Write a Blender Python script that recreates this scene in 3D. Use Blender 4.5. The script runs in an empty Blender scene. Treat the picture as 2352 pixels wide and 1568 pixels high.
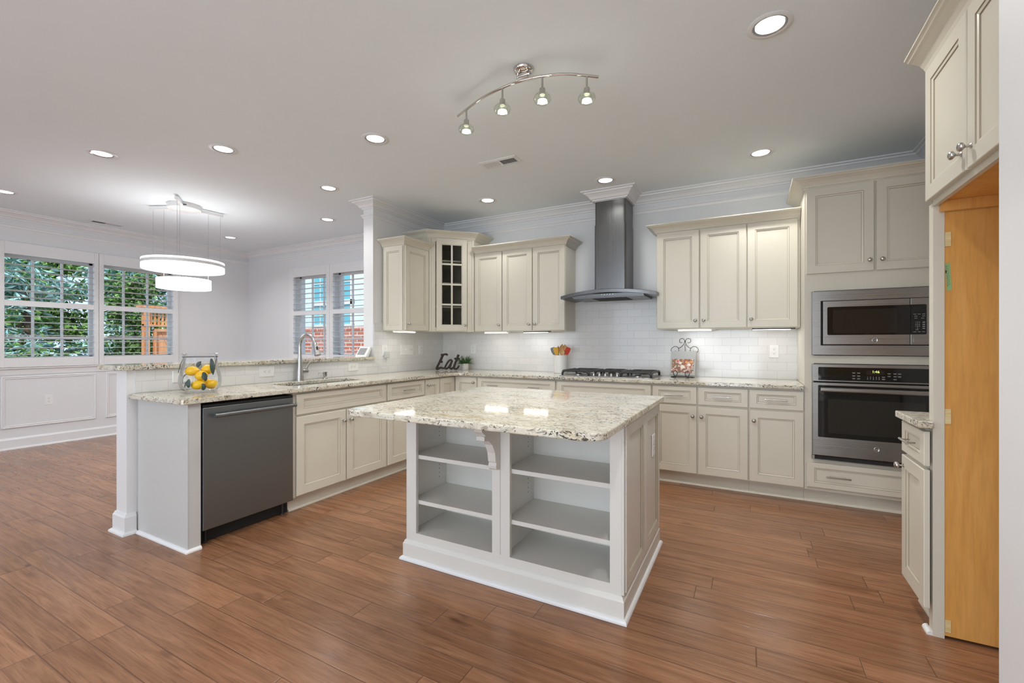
import bpy, bmesh, math, random
from mathutils import Vector, Matrix
random.seed(7)
PI = math.pi
SC = bpy.context.scene
COL = SC.collection


def srgb(r, g, b):
    f = lambda c: c / 12.92 if c <= 0.04045 else ((c + 0.055) / 1.055) ** 2.4
    return (f(r / 255), f(g / 255), f(b / 255), 1.0)


# ------------------------------------------------------------------ camera, sky, sun, rear fill, exposure
cam_d = bpy.data.cameras.new('camera')
cam = bpy.data.objects.new('camera', cam_d)
COL.objects.link(cam)
cam.location = (0.0, 0.0, 1.245)
cam.rotation_euler = (PI / 2, 0.0, math.atan(544.0 / 1020.0))
cam_d.sensor_fit = 'HORIZONTAL'
cam_d.sensor_width = 36.0
cam_d.lens = 36.0 * 1020.0 / 2352.0
cam_d.shift_y = 4.0 / 2352.0
cam_d.clip_start = 0.02
cam_d.clip_end = 200
SC.camera = cam
SC.view_settings.view_transform = 'Standard'
SC.view_settings.look = 'None'
SC.view_settings.exposure = 0.0
SC.view_settings.gamma = 1.0
SC.view_settings.use_curve_mapping = False
SC.cycles.max_bounces = 8
SC.cycles.diffuse_bounces = 5
SC.cycles.glossy_bounces = 4
SC.cycles.transmission_bounces = 6
SC.cycles.transparent_max_bounces = 12
SC.cycles.sample_clamp_indirect = 6.0
SC.cycles.caustics_reflective = False
SC.cycles.caustics_refractive = False
SC.cycles.use_denoising = True

world = bpy.data.worlds.new('sky')
SC.world = world
world.use_nodes = True
wn = world.node_tree.nodes['Background']
wn.inputs['Color'].default_value = (0.62, 0.80, 1.0, 1)
wn.inputs['Strength'].default_value = 1.5


def lamp(name, kind, loc, power, color=(1, 1, 1), rot=(0, 0, 0), size=None, size_y=None, shape=None, spread=None, radius=None, parent=None):
    d = bpy.data.lights.new(name, kind)
    d.energy = power
    d.color = color
    if size:
        d.size = size
    if shape:
        d.shape = shape
    if size_y:
        d.size_y = size_y
    if spread:
        d.spread = math.radians(spread)
    if radius:
        d.shadow_soft_size = radius
    o = bpy.data.objects.new(name, d)
    COL.objects.link(o)
    o.location = loc
    o.rotation_euler = rot
    o.parent = parent
    return o


sun = lamp('sun', 'SUN', (0, 0, 20), 4.6, (1.0, 0.93, 0.82))
sun.rotation_euler = Vector((-0.36, 0.42, -0.83)).to_track_quat('-Z', 'Y').to_euler()
sun.data.angle = math.radians(0.6)
# soft cool fill lamps added at the unseen rear wall, behind the viewer
FILL_TINT = (0.86, 0.93, 1.0)
for cx, p in ((-5.6, 28), (-2.6, 28), (-0.65, 84)):
    lamp('rear_wall_fill', 'AREA', (cx, -3.42, 1.25), p, FILL_TINT, (-PI / 2, 0, PI), 1.7, 2.2, 'RECTANGLE')

# ------------------------------------------------------------------ mesh helpers
class MB:
    """Collects shapes and links them as ONE mesh object."""

    def __init__(s):
        s.v, s.f, s.m, s.sm = [], [], [], []

    def add(s, vs, fs, mat=0, smooth=False):
        b = len(s.v)
        s.v += [tuple(p) for p in vs]
        for f in fs:
            s.f.append([i + b for i in f])
            s.m.append(mat)
            s.sm.append(smooth)
        return s

    def box(s, x0, x1, y0, y1, z0, z1, mat=0):
        vs = [(x, y, z) for x in (x0, x1) for y in (y0, y1) for z in (z0, z1)]
        return s.add(vs, [(0, 1, 3, 2), (4, 6, 7, 5), (0, 4, 5, 1), (2, 3, 7, 6), (0, 2, 6, 4), (1, 5, 7, 3)], mat)

    def prism(s, pts, axis, a, b, mat=0, smooth=False):
        put = {'z': lambda p, h: (p[0], p[1], h), 'x': lambda p, h: (h, p[0], p[1]), 'y': lambda p, h: (p[0], h, p[1])}[axis]
        n = len(pts)
        vs = [put(p, a) for p in pts] + [put(p, b) for p in pts]
        s.add(vs, [list(range(n))[::-1], list(range(n, 2 * n))], mat)
        bse = len(s.v) - 2 * n
        for i in range(n):
            j = (i + 1) % n
            s.f.append([bse + i, bse + j, bse + n + j, bse + n + i])
            s.m.append(mat)
            s.sm.append(smooth)
        return s

    def lathe(s, prof, c=(0, 0, 0), seg=24, axis='z', mat=0, smooth=True, close=False):
        """prof: (radius, height) list; closed to a point when the radius is 0."""
        put = {'z': lambda x, y, h: (c[0] + x, c[1] + y, c[2] + h), 'x': lambda x, y, h: (c[0] + h, c[1] + x, c[2] + y),
               'y': lambda x, y, h: (c[0] + x, c[1] + h, c[2] + y)}[axis]
        vs, fs = [], []
        n = len(prof)
        for r, h in prof:
            for k in range(seg):
                t = 2 * PI * k / seg
                vs.append(put(r * math.cos(t), r * math.sin(t), h))
        for i in range(n if close else n - 1):
            j = (i + 1) % n
            for k in range(seg):
                l = (k + 1) % seg
                fs.append((i * seg + k, i * seg + l, j * seg + l, j * seg + k))
        if not close:
            if prof[0][0] > 1e-6:
                fs.append(list(range(seg))[::-1])
            if prof[-1][0] > 1e-6:
                fs.append([(n - 1) * seg + k for k in range(seg)])
        return s.add(vs, fs, mat, smooth)

    def tube(s, pts, r, seg=8, mat=0, closed=False, flat=None):
        """A round bar along pts. r: radius or a list of radii. flat: (axis vector, factor) squashes the section along that axis."""
        pts = [Vector(p) for p in pts]
        n = len(pts)
        rs = r if isinstance(r, (list, tuple)) else [r] * n
        vs, fs = [], []
        up = None
        for i, p in enumerate(pts):
            a = pts[i - 1] if (i > 0 or closed) else p
            b = pts[(i + 1) % n] if (i < n - 1 or closed) else p
            t = (b - a)
            if t.length < 1e-9:
                t = Vector((0, 0, 1))
            t.normalize()
            if up is None:
                up = Vector((0, 0, 1)) if abs(t.z) < 0.9 else Vector((1, 0, 0))
            u = up - t * up.dot(t)
            if u.length < 1e-6:
                u = t.orthogonal()
            u.normalize()
            up = u
            w = t.cross(u)
            for k in range(seg):
                q = 2 * PI * k / seg
                d = (u * math.cos(q) + w * math.sin(q)) * rs[i]
                if flat:
                    ax = Vector(flat[0])
                    d = d - ax * d.dot(ax) * (1 - flat[1])
                vs.append(p + d)
        m = n if closed else n - 1
        for i in range(m):
            j = (i + 1) % n
            for k in range(seg):
                l = (k + 1) % seg
                fs.append((i * seg + k, i * seg + l, j * seg + l, j * seg + k))
        if not closed:
            fs.append(list(range(seg))[::-1])
            fs.append([(n - 1) * seg + k for k in range(seg)])
        return s.add(vs, fs, mat, True)

    def sweep(s, prof, path, mat=0, closed=False):
        """A moulding: prof = closed (out, z) outline, out to the right-hand side of the path's travel; mitred corners."""
        n, k = len(path), len(prof)
        vs, fs = [], []
        nrm = []
        for i in range(n if closed else n - 1):
            a, b = path[i], path[(i + 1) % n]
            dx, dy = b[0] - a[0], b[1] - a[1]
            L = math.hypot(dx, dy)
            nrm.append((dy / L, -dx / L))
        for i in range(n):
            if closed:
                n1, n2 = nrm[i - 1], nrm[i]
            else:
                n1, n2 = nrm[max(i - 1, 0)], nrm[min(i, n - 2)]
            d = 1 + n1[0] * n2[0] + n1[1] * n2[1]
            o = ((n1[0] + n2[0]) / d, (n1[1] + n2[1]) / d)
            for q in prof:
                vs.append((path[i][0] + o[0] * q[0], path[i][1] + o[1] * q[0], q[1]))
        for i in range(n if closed else n - 1):
            j = (i + 1) % n
            for q in range(k):
                r = (q + 1) % k
                fs.append((i * k + q, i * k + r, j * k + r, j * k + q))
        if not closed:
            fs.append(list(range(k))[::-1])
            fs.append([(n - 1) * k + q for q in range(k)])
        return s.add(vs, fs, mat)

    def rings(s, x0, x1, z0, z1, prof, put, mats, cap_first=True, cap_last=True):
        """Nested rectangles: prof = (inset x, inset z, out); put(a, b, out) gives the point; mats[i] for the step i -> i+1, the last for the cap."""
        vs = []
        for ix, iz, o in prof:
            for a, b in ((x0 + ix, z0 + iz), (x1 - ix, z0 + iz), (x1 - ix, z1 - iz), (x0 + ix, z1 - iz)):
                vs.append(put(a, b, o))
        base = len(s.v)
        s.v += vs
        for i in range(len(prof) - 1):
            for k in range(4):
                l = (k + 1) % 4
                s.f.append([base + i * 4 + k, base + i * 4 + l, base + (i + 1) * 4 + l, base + (i + 1) * 4 + k])
                s.m.append(mats[i])
                s.sm.append(False)
        if cap_first:
            s.f.append([base + 3, base + 2, base + 1, base])
            s.m.append(mats[0])
            s.sm.append(False)
        if cap_last:
            e = base + 4 * (len(prof) - 1)
            s.f.append([e, e + 1, e + 2, e + 3])
            s.m.append(mats[-1])
            s.sm.append(False)
        return s

    def build(s, name, mats, parent=None, world=False, bevel=None, seg=2, recalc=True):
        me = bpy.data.meshes.new(name)
        vs = s.v
        if world and parent is not None:
            inv = Matrix.LocRotScale(parent.location, parent.rotation_euler, None).inverted()
            vs = [tuple(inv @ Vector(p)) for p in vs]
        me.from_pydata(vs, [], s.f)
        if not isinstance(mats, (list, tuple)):
            mats = [mats]
        for m in mats:
            me.materials.append(m)
        for p, mi, sm in zip(me.polygons, s.m, s.sm):
            p.material_index = mi
            p.use_smooth = sm
        if recalc:
            bm = bmesh.new()
            bm.from_mesh(me)
            bmesh.ops.recalc_face_normals(bm, faces=bm.faces)
            bm.to_mesh(me)
            bm.free()
        if any(s.sm):
            me.set_sharp_from_angle(angle=0.7)
        o = bpy.data.objects.new(name, me)
        COL.objects.link(o)
        o.parent = parent
        if bevel:
            b = o.modifiers.new('edge', 'BEVEL')
            b.width = bevel
            b.segments = seg
            b.limit_method = 'ANGLE'
            b.angle_limit = 0.6
        return o


def tag(o, label, cat, group=None):
    o['label'] = label
    o['category'] = cat
    if group:
        o['group'] = group
    return o


def thing(name, label, cat, loc=(0, 0, 0), rot=0.0, group=None):
    o = bpy.data.objects.new(name, None)
    COL.objects.link(o)
    o.empty_display_size = 0.1
    o.location = loc
    o.rotation_euler = (0, 0, rot)
    return tag(o, label, cat, group)


def struct(o):
    o['kind'] = 'structure'
    return o


def dup(root, loc, rot=None, label=None):
    r = root.copy()
    COL.objects.link(r)
    r.location = loc
    if rot is not None:
        r.rotation_euler = (0, 0, rot)
    if label:
        r['label'] = label
    for ch in list(root.children):
        c = ch.copy()
        COL.objects.link(c)
        c.parent = r
        for g in list(ch.children):
            d = g.copy()
            COL.objects.link(d)
            d.parent = c
    return r


def slab(name, outer, holes, z0, z1, mat, bevel=0.004, parent=None):
    """A plate with holes, extruded from z0 to z1, eased edges."""
    bm = bmesh.new()
    edges = []
    for loop in [outer] + holes:
        vs = [bm.verts.new((p[0], p[1], z0)) for p in loop]
        for i in range(len(vs)):
            edges.append(bm.edges.new((vs[i], vs[(i + 1) % len(vs)])))
    bmesh.ops.triangle_fill(bm, edges=edges, use_beauty=True)
    r = bmesh.ops.extrude_face_region(bm, geom=list(bm.faces))
    bmesh.ops.translate(bm, vec=(0, 0, z1 - z0), verts=[g for g in r['geom'] if isinstance(g, bmesh.types.BMVert)])
    bmesh.ops.recalc_face_normals(bm, faces=bm.faces)
    bmesh.ops.dissolve_limit(bm, angle_limit=0.01, verts=bm.verts, edges=bm.edges)
    me = bpy.data.meshes.new(name)
    bm.to_mesh(me)
    bm.free()
    me.materials.append(mat)
    o = bpy.data.objects.new(name, me)
    COL.objects.link(o)
    o.parent = parent
    b = o.modifiers.new('edge', 'BEVEL')
    b.width = bevel
    b.segments = 3
    b.limit_method = 'ANGLE'
    b.angle_limit = 0.9
    return o


def rrect(x0, x1, y0, y1, r, n=5):
    """Rounded rectangle outline; r one radius or four (x0y0, x1y0, x1y1, x0y1)."""
    rs = r if isinstance(r, (list, tuple)) else [r] * 4
    out = []
    for (cx, cy, sx, sy, a0), q in zip(((x0, y0, 1, 1, PI), (x1, y0, -1, 1, 1.5 * PI), (x1, y1, -1, -1, 0), (x0, y1, 1, -1, 0.5 * PI)), rs):
        if q < 1e-6:
            out.append((cx, cy))
            continue
        for k in range(n + 1):
            t = a0 + 0.5 * PI * k / n
            out.append((cx + sx * q + q * math.cos(t), cy + sy * q + q * math.sin(t)))
    return out


def bez(pts, n=12):
    """Catmull-Rom curve through pts."""
    P = [Vector(p) for p in pts]
    P = [P[0] * 2 - P[1]] + P + [P[-1] * 2 - P[-2]]
    out = []
    for i in range(1, len(P) - 2):
        for k in range(n):
            t = k / n
            a, b, c, d = P[i - 1], P[i], P[i + 1], P[i + 2]
            out.append(0.5 * ((2 * b) + (c - a) * t + (2 * a - 5 * b + 4 * c - d) * t * t + (3 * b - a - 3 * c + d) * t ** 3))
    out.append(P[-2])
    return out


def text(name, body, size, mat, parent, loc, rot=(PI / 2, 0, 0), depth=0.0004, shear=0.0, align='CENTER'):
    c = bpy.data.curves.new(name, 'FONT')
    c.body = body
    c.size = size
    c.extrude = depth
    c.shear = shear
    c.align_x = align
    c.align_y = 'CENTER'
    c.resolution_u = 3
    c.materials.append(mat)
    o = bpy.data.objects.new(name, c)
    COL.objects.link(o)
    o.parent = parent
    bpy.context.view_layer.update()
    me = bpy.data.meshes.new_from_object(o.evaluated_get(bpy.context.evaluated_depsgraph_get()))
    bpy.data.objects.remove(o)
    o = bpy.data.objects.new(name, me)
    COL.objects.link(o)
    o.parent = parent
    o.location = loc
    o.rotation_euler = rot
    return o


# ------------------------------------------------------------------ materials
class G:
    def __init__(s, name):
        s.mat = bpy.data.materials.new(name)
        s.mat.use_nodes = True
        s.t = s.mat.node_tree
        s.bsdf = s.t.nodes['Principled BSDF']
        s.out = s.t.nodes['Material Output']

    def n(s, kind, ins=None, out=0, **props):
        nd = s.t.nodes.new('ShaderNode' + kind)
        for k, v in props.items():
            setattr(nd, k, v)
        for k, v in (ins or {}).items():
            s.set(nd, k, v)
        return nd.outputs[out]

    def set(s, nd, k, v):
        i = nd.inputs[k]
        if isinstance(v, bpy.types.NodeSocket):
            s.t.links.new(v, i)
        else:
            i.default_value = v

    def p(s, **kw):
        for k, v in kw.items():
            s.set(s.bsdf, {'base': 'Base Color', 'rough': 'Roughness', 'metal': 'Metallic', 'normal': 'Normal', 'spec': 'Specular IOR Level',
                           'emit': 'Emission Color', 'estr': 'Emission Strength', 'coat': 'Coat Weight', 'trans': 'Transmission Weight',
                           'alpha': 'Alpha', 'aniso': 'Anisotropic', 'sss': 'Subsurface Weight', 'ior': 'IOR'}[k], v)
        return s.mat

    def math(s, op, a, b=0.0, c=None):
        ins = {0: a, 1: b}
        if c is not None:
            ins[2] = c
        return s.n('Math', ins, operation=op)

    def ramp(s, fac, stops, interp='LINEAR'):
        nd = s.t.nodes.new('ShaderNodeValToRGB')
        cr = nd.color_ramp
        cr.interpolation = interp
        while len(cr.elements) < len(stops):
            cr.elements.new(0.5)
        for e, (p, c) in zip(cr.elements, stops):
            e.position = p
            e.color = c if len(c) == 4 else (*c, 1)
        s.t.links.new(fac, nd.inputs[0])
        return nd.outputs[0]

    def mix(s, fac, a, b, blend='MIX'):
        nd = s.t.nodes.new('ShaderNodeMix')
        nd.data_type = 'RGBA'
        nd.blend_type = blend
        for i, v in ((0, fac), (6, a), (7, b)):
            if isinstance(v, bpy.types.NodeSocket):
                s.t.links.new(v, nd.inputs[i])
            else:
                nd.inputs[i].default_value = v
        return nd.outputs[2]

    def pos(s):
        return s.n('NewGeometry', out=0)

    def noise(s, vec, scale, detail=3.0, rough=0.5, dist=0.0, out=0):
        return s.n('TexNoise', {'Vector': vec, 'Scale': scale, 'Detail': detail, 'Roughness': rough, 'Distortion': dist}, out)

    def mapv(s, vec, scale=(1, 1, 1), loc=(0, 0, 0), rot=(0, 0, 0)):
        return s.n('Mapping', {'Vector': vec, 'Scale': scale, 'Location': loc, 'Rotation': rot})

    def bump(s, h, strength=0.3, dist=0.01):
        return s.n('Bump', {'Height': h, 'Strength': strength, 'Distance': dist})


def plain(name, col, rough=0.5, metal=0.0, spec=0.5, wob=0.03, scale=6.0, bump=0.0, **kw):
    """A paint or metal with a faint cloudy unevenness."""
    g = G(name)
    v = g.pos()
    nz = g.noise(v, scale, 3)
    c2 = tuple(c * (1 - wob * 2) for c in col[:3]) + (1,)
    c1 = tuple(min(1, c * (1 + wob)) for c in col[:3]) + (1,)
    g.p(base=g.mix(nz, c2, c1), rough=rough, metal=metal, spec=spec, **kw)
    if bump:
        g.p(normal=g.bump(g.noise(v, 120, 3), bump, 0.002))
    return g.mat


def emitter(name, col, strength):
    g = G(name)
    return g.p(base=(0.8, 0.8, 0.8, 1), emit=col, estr=strength)


def clear_glass(name, tint=(0.96, 0.98, 0.98, 1), refl=0.55):
    g = G(name)
    lw = g.n('LayerWeight', {'Blend': 0.18}, out=0)
    tr = g.n('BsdfTransparent', {'Color': tint})
    gl = g.n('BsdfGlossy', {'Color': (1, 1, 1, 1), 'Roughness': 0.02})
    mx = g.n('MixShader', {0: g.math('MULTIPLY', lw, refl), 1: tr, 2: gl})
    g.t.links.new(mx, g.out.inputs['Surface'])
    return g.mat


M = {}
M['wall'] = plain('wall_paint', (0.74, 0.745, 0.755, 1), 0.55, wob=0.01, bump=0.04)
M['ceiling'] = plain('ceiling_paint', (0.83, 0.885, 0.92, 1), 0.8, wob=0.01)
M['trim'] = plain('white_trim_paint', (0.78, 0.78, 0.785, 1), 0.35, wob=0.01)
M['cab'] = plain('cream_cabinet_paint', (0.66, 0.625, 0.53, 1), 0.33, wob=0.015)
M['glaze'] = plain('cabinet_glaze', (0.34, 0.29, 0.20, 1), 0.5, wob=0.05)
M['inside'] = plain('cabinet_inside', (0.42, 0.37, 0.28, 1), 0.5)
M['endp'] = plain('shaded_end_panel_paint', (0.54, 0.54, 0.525, 1), 0.4, wob=0.015)  # light falloff on the end panel put into a darker grey
M['island'] = plain('off_white_island_paint', (0.70, 0.685, 0.640, 1), 0.35, wob=0.015)
M['white'] = plain('white_plastic', (0.80, 0.80, 0.79, 1), 0.3, wob=0.01)
M['black'] = plain('black_iron', (0.016, 0.016, 0.017, 1), 0.42)
M['void'] = plain('dark_gap', (0.012, 0.012, 0.012, 1), 0.7)
M['rubber'] = plain('dark_plastic', (0.03, 0.03, 0.03, 1), 0.5)
M['nickel'] = plain('brushed_nickel', (0.52, 0.50, 0.47, 1), 0.28, 1.0)
M['chrome'] = plain('polished_chrome', (0.66, 0.63, 0.60, 1), 0.08, 1.0)
M['faucet'] = plain('satin_steel', (0.50, 0.50, 0.49, 1), 0.27, 1.0)
M['bglass'] = plain('black_glass', (0.010, 0.010, 0.010, 1), 0.06, spec=0.5)
M['bwin'] = plain('oven_window_glass', (0.022, 0.021, 0.019, 1), 0.08, spec=0.5)
M['glass'] = clear_glass('window_glass', (0.97, 0.99, 1.0, 1), 0.35)
M['jar'] = clear_glass('jar_glass', (0.985, 0.99, 0.99, 1), 0.65)
M['shade'] = clear_glass('lamp_glass', (0.955, 0.97, 0.94, 1), 0.6)
M['print'] = plain('grey_print', (0.42, 0.42, 0.42, 1), 0.5)
M['lens'] = emitter('downlight_lens', (1.0, 0.98, 0.95, 1), 3.2)
M['bulb'] = emitter('bulb_glow', (1.0, 0.97, 0.88, 1), 9.0)
M['led'] = emitter('ring_led', (1.0, 1.0, 1.0, 1), 2.0)
M['ucl'] = emitter('strip_led', (1.0, 0.97, 0.92, 1), 5.0)
M['clock'] = emitter('green_digits', (0.55, 0.75, 0.02, 1), 1.2)
M['baffle'] = plain('downlight_baffle', (0.40, 0.40, 0.40, 1), 0.25, 0.6)


def steel(name, col, rough, axis):
    g = G(name)
    v = g.pos()
    sc = {'x': (1.5, 90, 320), 'z': (320, 320, 1.5)}[axis]
    br = g.noise(g.mapv(v, sc), 1.0, 2)
    big = g.noise(v, 2.2, 2)
    r = g.math('MULTIPLY_ADD', br, 0.16, rough - 0.08)
    c = g.mix(br, tuple(x * 0.86 for x in col) + (1,), tuple(col) + (1,))
    c = g.mix(g.math('MULTIPLY', big, 0.25), c, tuple(x * 0.8 for x in col) + (1,))
    return g.p(base=c, metal=1.0, rough=r, normal=g.bump(br, 0.05, 0.001))


M['steel'] = steel('stainless_steel', (0.36, 0.35, 0.335), 0.30, 'x')
M['steel_dark'] = steel('dark_stainless_steel', (0.20, 0.20, 0.20), 0.30, 'z')
M['dish'] = steel('dishwasher_steel', (0.255, 0.275, 0.29), 0.40, 'x')


def floor_mat():
    g = G('hickory_planks')
    v = g.pos()
    sp = g.n('SeparateXYZ', {0: v})
    nd = sp.node
    X, Y = nd.outputs[0], nd.outputs[1]
    yw = g.math('DIVIDE', g.math('ADD', Y, 10.035), 0.1275)
    row = g.math('FLOOR', yw)
    rr = g.n('TexWhiteNoise', {'W': row}, 0, noise_dimensions='1D')
    xo = g.math('ADD', g.math('DIVIDE', X, 1.12), g.math('MULTIPLY', rr, 7.3))
    col = g.math('FLOOR', xo)
    cid = g.n('CombineXYZ', {0: row, 1: col})
    pid = g.n('TexWhiteNoise', {'Vector': cid}, 0, noise_dimensions='3D')
    fy = g.math('FRACT', yw)
    fx = g.math('FRACT', xo)
    dy = g.math('MULTIPLY', g.math('MINIMUM', fy, g.math('SUBTRACT', 1.0, fy)), 0.1275)
    dx = g.math('MULTIPLY', g.math('MINIMUM', fx, g.math('SUBTRACT', 1.0, fx)), 1.12)
    d = g.math('MINIMUM', dx, dy)
    seam = g.n('MapRange', {0: d, 1: 0.0008, 2: 0.0032, 3: 1.0, 4: 0.0}, 0)
    sx = g.math('ADD', X, g.math('MULTIPLY', pid, 37.0))
    gv = g.n('CombineXYZ', {0: g.math('MULTIPLY', sx, 1.6), 1: g.math('MULTIPLY', Y, 17.0), 2: g.math('MULTIPLY', pid, 9.0)})
    grain = g.noise(gv, 1.25, 7, 0.62, 1.3)
    fv = g.n('CombineXYZ', {0: g.math('MULTIPLY', sx, 5.0), 1: g.math('MULTIPLY', Y, 150.0), 2: pid})
    fine = g.noise(fv, 1.0, 4, 0.6, 0.4)
    c = g.ramp(grain, [(0.20, srgb(100, 66, 44)), (0.36, srgb(130, 91, 65)), (0.55, srgb(147, 106, 78)), (0.78, srgb(162, 120, 91))])
    streak = g.ramp(fine, [(0.30, (0.62, 0.56, 0.52)), (0.50, (1, 1, 1))])
    c = g.mix(0.75, c, streak, 'MULTIPLY')
    tone = g.ramp(pid, [(0.0, (0.86, 0.84, 0.82)), (0.5, (0.99, 0.985, 0.98)), (1.0, (1.12, 1.11, 1.09))])
    c = g.mix(1.0, c, tone, 'MULTIPLY')
    kn = g.noise(g.n('CombineXYZ', {0: g.math('MULTIPLY', sx, 2.2), 1: g.math('MULTIPLY', Y, 6.0), 2: pid}), 1.6, 2)
    c = g.mix(g.n('MapRange', {0: kn, 1: 0.68, 2: 0.78, 3: 0.0, 4: 0.6}), c, srgb(62, 34, 20))
    c = g.mix(g.math('MULTIPLY', seam, 0.62), c, srgb(66, 40, 26))
    wv = g.n('CombineXYZ', {0: g.math('MULTIPLY', sx, 3.2), 1: g.math('MULTIPLY', Y, 7.5), 2: g.math('MULTIPLY', pid, 5.0)})
    wave = g.noise(wv, 1.3, 3, 0.5, 0.8)
    h = g.math('ADD', g.math('MULTIPLY', wave, 1.0), g.math('MULTIPLY', fine, 0.015))
    h = g.math('SUBTRACT', h, g.math('MULTIPLY', seam, 0.30))
    rg = g.math('MULTIPLY_ADD', grain, 0.10, 0.17)
    return g.p(base=c, rough=rg, spec=0.36, normal=g.bump(h, 0.45, 0.0050))


def granite_mat():
    g = G('cream_granite')
    v = g.pos()
    s1 = g.mapv(v, (0.55, 1.6, 1.0), rot=(0, 0, 0.12))
    base = g.noise(s1, 10.0, 6, 0.62, 1.0)
    c = g.ramp(base, [(0.28, srgb(172, 156, 126)), (0.40, srgb(200, 191, 168)), (0.52, srgb(214, 210, 196)), (0.64, srgb(200, 195, 178)), (0.78, srgb(176, 165, 142))])
    gry = g.noise(g.mapv(v, (0.6, 2.2, 1.4), (3, 1, 2)), 15.0, 6, 0.68, 0.6)
    c = g.mix(g.n('MapRange', {0: gry, 1: 0.54, 2: 0.66, 3: 0.0, 4: 0.55}), c, srgb(142, 138, 130))
    f1 = g.noise(g.mapv(v, (0.55, 1.5, 1.3), (7, 3, 0)), 58.0, 4, 0.6, 0.5)
    c = g.mix(g.n('MapRange', {0: f1, 1: 0.565, 2: 0.63, 3: 0.0, 4: 0.70}), c, srgb(122, 108, 90))
    clus = g.noise(v, 5.5, 2, 0.5, 0.5)
    f2 = g.noise(g.mapv(v, (0.8, 1.3, 1.2), (2, 9, 4)), 72.0, 3, 0.6, 0.9)
    th = g.n('MapRange', {0: clus, 1: 0.42, 2: 0.66, 3: 0.635, 4: 0.53})
    k = g.n('MapRange', {0: g.math('SUBTRACT', f2, th), 1: 0.0, 2: 0.035, 3: 0.0, 4: 0.92})
    c = g.mix(k, c, srgb(38, 34, 34))
    return g.p(base=c, rough=0.07, spec=0.5)


def tile_mat(name, axis):
    g = G(name)
    v = g.pos()
    nd = g.n('SeparateXYZ', {0: v}).node
    a = nd.outputs[0] if axis == 'x' else nd.outputs[1]
    uv = g.n('CombineXYZ', {0: a, 1: g.math('SUBTRACT', nd.outputs[2], 0.9155)})
    br = g.t.nodes.new('ShaderNodeTexBrick')
    g.set(br, 'Vector', uv)
    for k, val in (('Scale', 1.0), ('Mortar Size', 0.0013), ('Mortar Smooth', 0.35), ('Brick Width', 0.1525), ('Row Height', 0.0765), ('Bias', 0.0)):
        br.inputs[k].default_value = val
    br.offset = 0.5
    br.inputs['Color1'].default_value = (0.74, 0.735, 0.73, 1)
    br.inputs['Color2'].default_value = (0.70, 0.70, 0.70, 1)
    br.inputs['Mortar'].default_value = (0.56, 0.55, 0.54, 1)
    hgt = g.math('SUBTRACT', 1.0, br.outputs['Fac'])
    hgt = g.math('ADD', hgt, g.math('MULTIPLY', g.noise(v, 16, 1), 0.35))
    return g.p(base=br.outputs['Color'], rough=0.10, spec=0.5, normal=g.bump(hgt, 0.35, 0.0025))


def brick_mat():
    g = G('red_brick')
    v = g.pos()
    nd = g.n('SeparateXYZ', {0: v}).node
    uv = g.n('CombineXYZ', {0: nd.outputs[0], 1: nd.outputs[2]})
    br = g.t.nodes.new('ShaderNodeTexBrick')
    g.set(br, 'Vector', uv)
    for k, val in (('Scale', 1.0), ('Mortar Size', 0.014), ('Mortar Smooth', 0.1), ('Brick Width', 0.30), ('Row Height', 0.105), ('Bias', -0.1)):
        br.inputs[k].default_value = val
    br.inputs['Color1'].default_value = srgb(196, 100, 74)
    br.inputs['Color2'].default_value = srgb(214, 132, 110)
    br.inputs['Mortar'].default_value = srgb(238, 232, 226)
    return g.p(base=g.mix(g.math('MULTIPLY', g.noise(v, 14, 3), 0.4), br.outputs['Color'], srgb(182, 150, 140)), rough=0.85, spec=0.2)


def siding_mat():
    g = G('pale_siding')
    v = g.pos()
    nd = g.n('SeparateXYZ', {0: v}).node
    f = g.math('FRACT', g.math('DIVIDE', nd.outputs[2], 0.16))
    c = g.ramp(f, [(0.0, (0.42, 0.52, 0.54)), (0.06, (0.74, 0.88, 0.90)), (1.0, (0.78, 0.92, 0.93))])
    return g.p(base=c, rough=0.7, spec=0.2)


def wood_mat(name, dark, mid, lite, along='z', scale=1.0, rough=0.35):
    g = G(name)
    v = g.pos()
    sc = {'z': (9, 9, 0.75), 'x': (0.75, 9, 9), 'y': (9, 0.75, 9)}[along]
    n1 = g.noise(g.mapv(v, tuple(q * scale for q in sc)), 1.1, 5, 0.55, 1.6)
    n2 = g.noise(g.mapv(v, tuple(q * scale * 9 for q in sc)), 1.0, 3, 0.6, 0.4)
    c = g.ramp(n1, [(0.28, dark), (0.48, mid), (0.70, lite)])
    c = g.mix(0.25, c, g.ramp(n2, [(0.35, (0.6, 0.55, 0.5)), (0.6, (1, 1, 1))]), 'MULTIPLY')
    return g.p(base=c, rough=rough, spec=0.4)


M['floor'] = floor_mat()
M['granite'] = granite_mat()
M['tile_x'] = tile_mat('subway_tile_back', 'x')
M['tile_y'] = tile_mat('subway_tile_side', 'y')
M['brick'] = brick_mat()
M['siding'] = siding_mat()
M['maple'] = wood_mat('maple_veneer', srgb(222, 162, 86), srgb(228, 170, 94), srgb(234, 179, 106))
M['spoon'] = wood_mat('spoon_wood', srgb(168, 118, 66), srgb(206, 160, 104), srgb(224, 186, 134), scale=6)
M['pine'] = wood_mat('pale_shim_wood', srgb(214, 190, 130), srgb(228, 208, 156), srgb(236, 220, 176), 'x', 3)
M['cedar'] = wood_mat('cedar_fence', srgb(188, 118, 72), srgb(226, 156, 108), srgb(238, 182, 138), rough=0.7)
M['sign'] = wood_mat('dark_sign_wood', srgb(34, 24, 17), srgb(48, 35, 26), srgb(60, 46, 34), 'x', 3, 0.5)
M['ceramic'] = plain('white_ceramic', (0.78, 0.78, 0.76, 1), 0.15, wob=0.01)
M['pot'] = plain('speckled_white_pot', (0.74, 0.70, 0.67, 1), 0.6, wob=0.05, scale=90)
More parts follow.
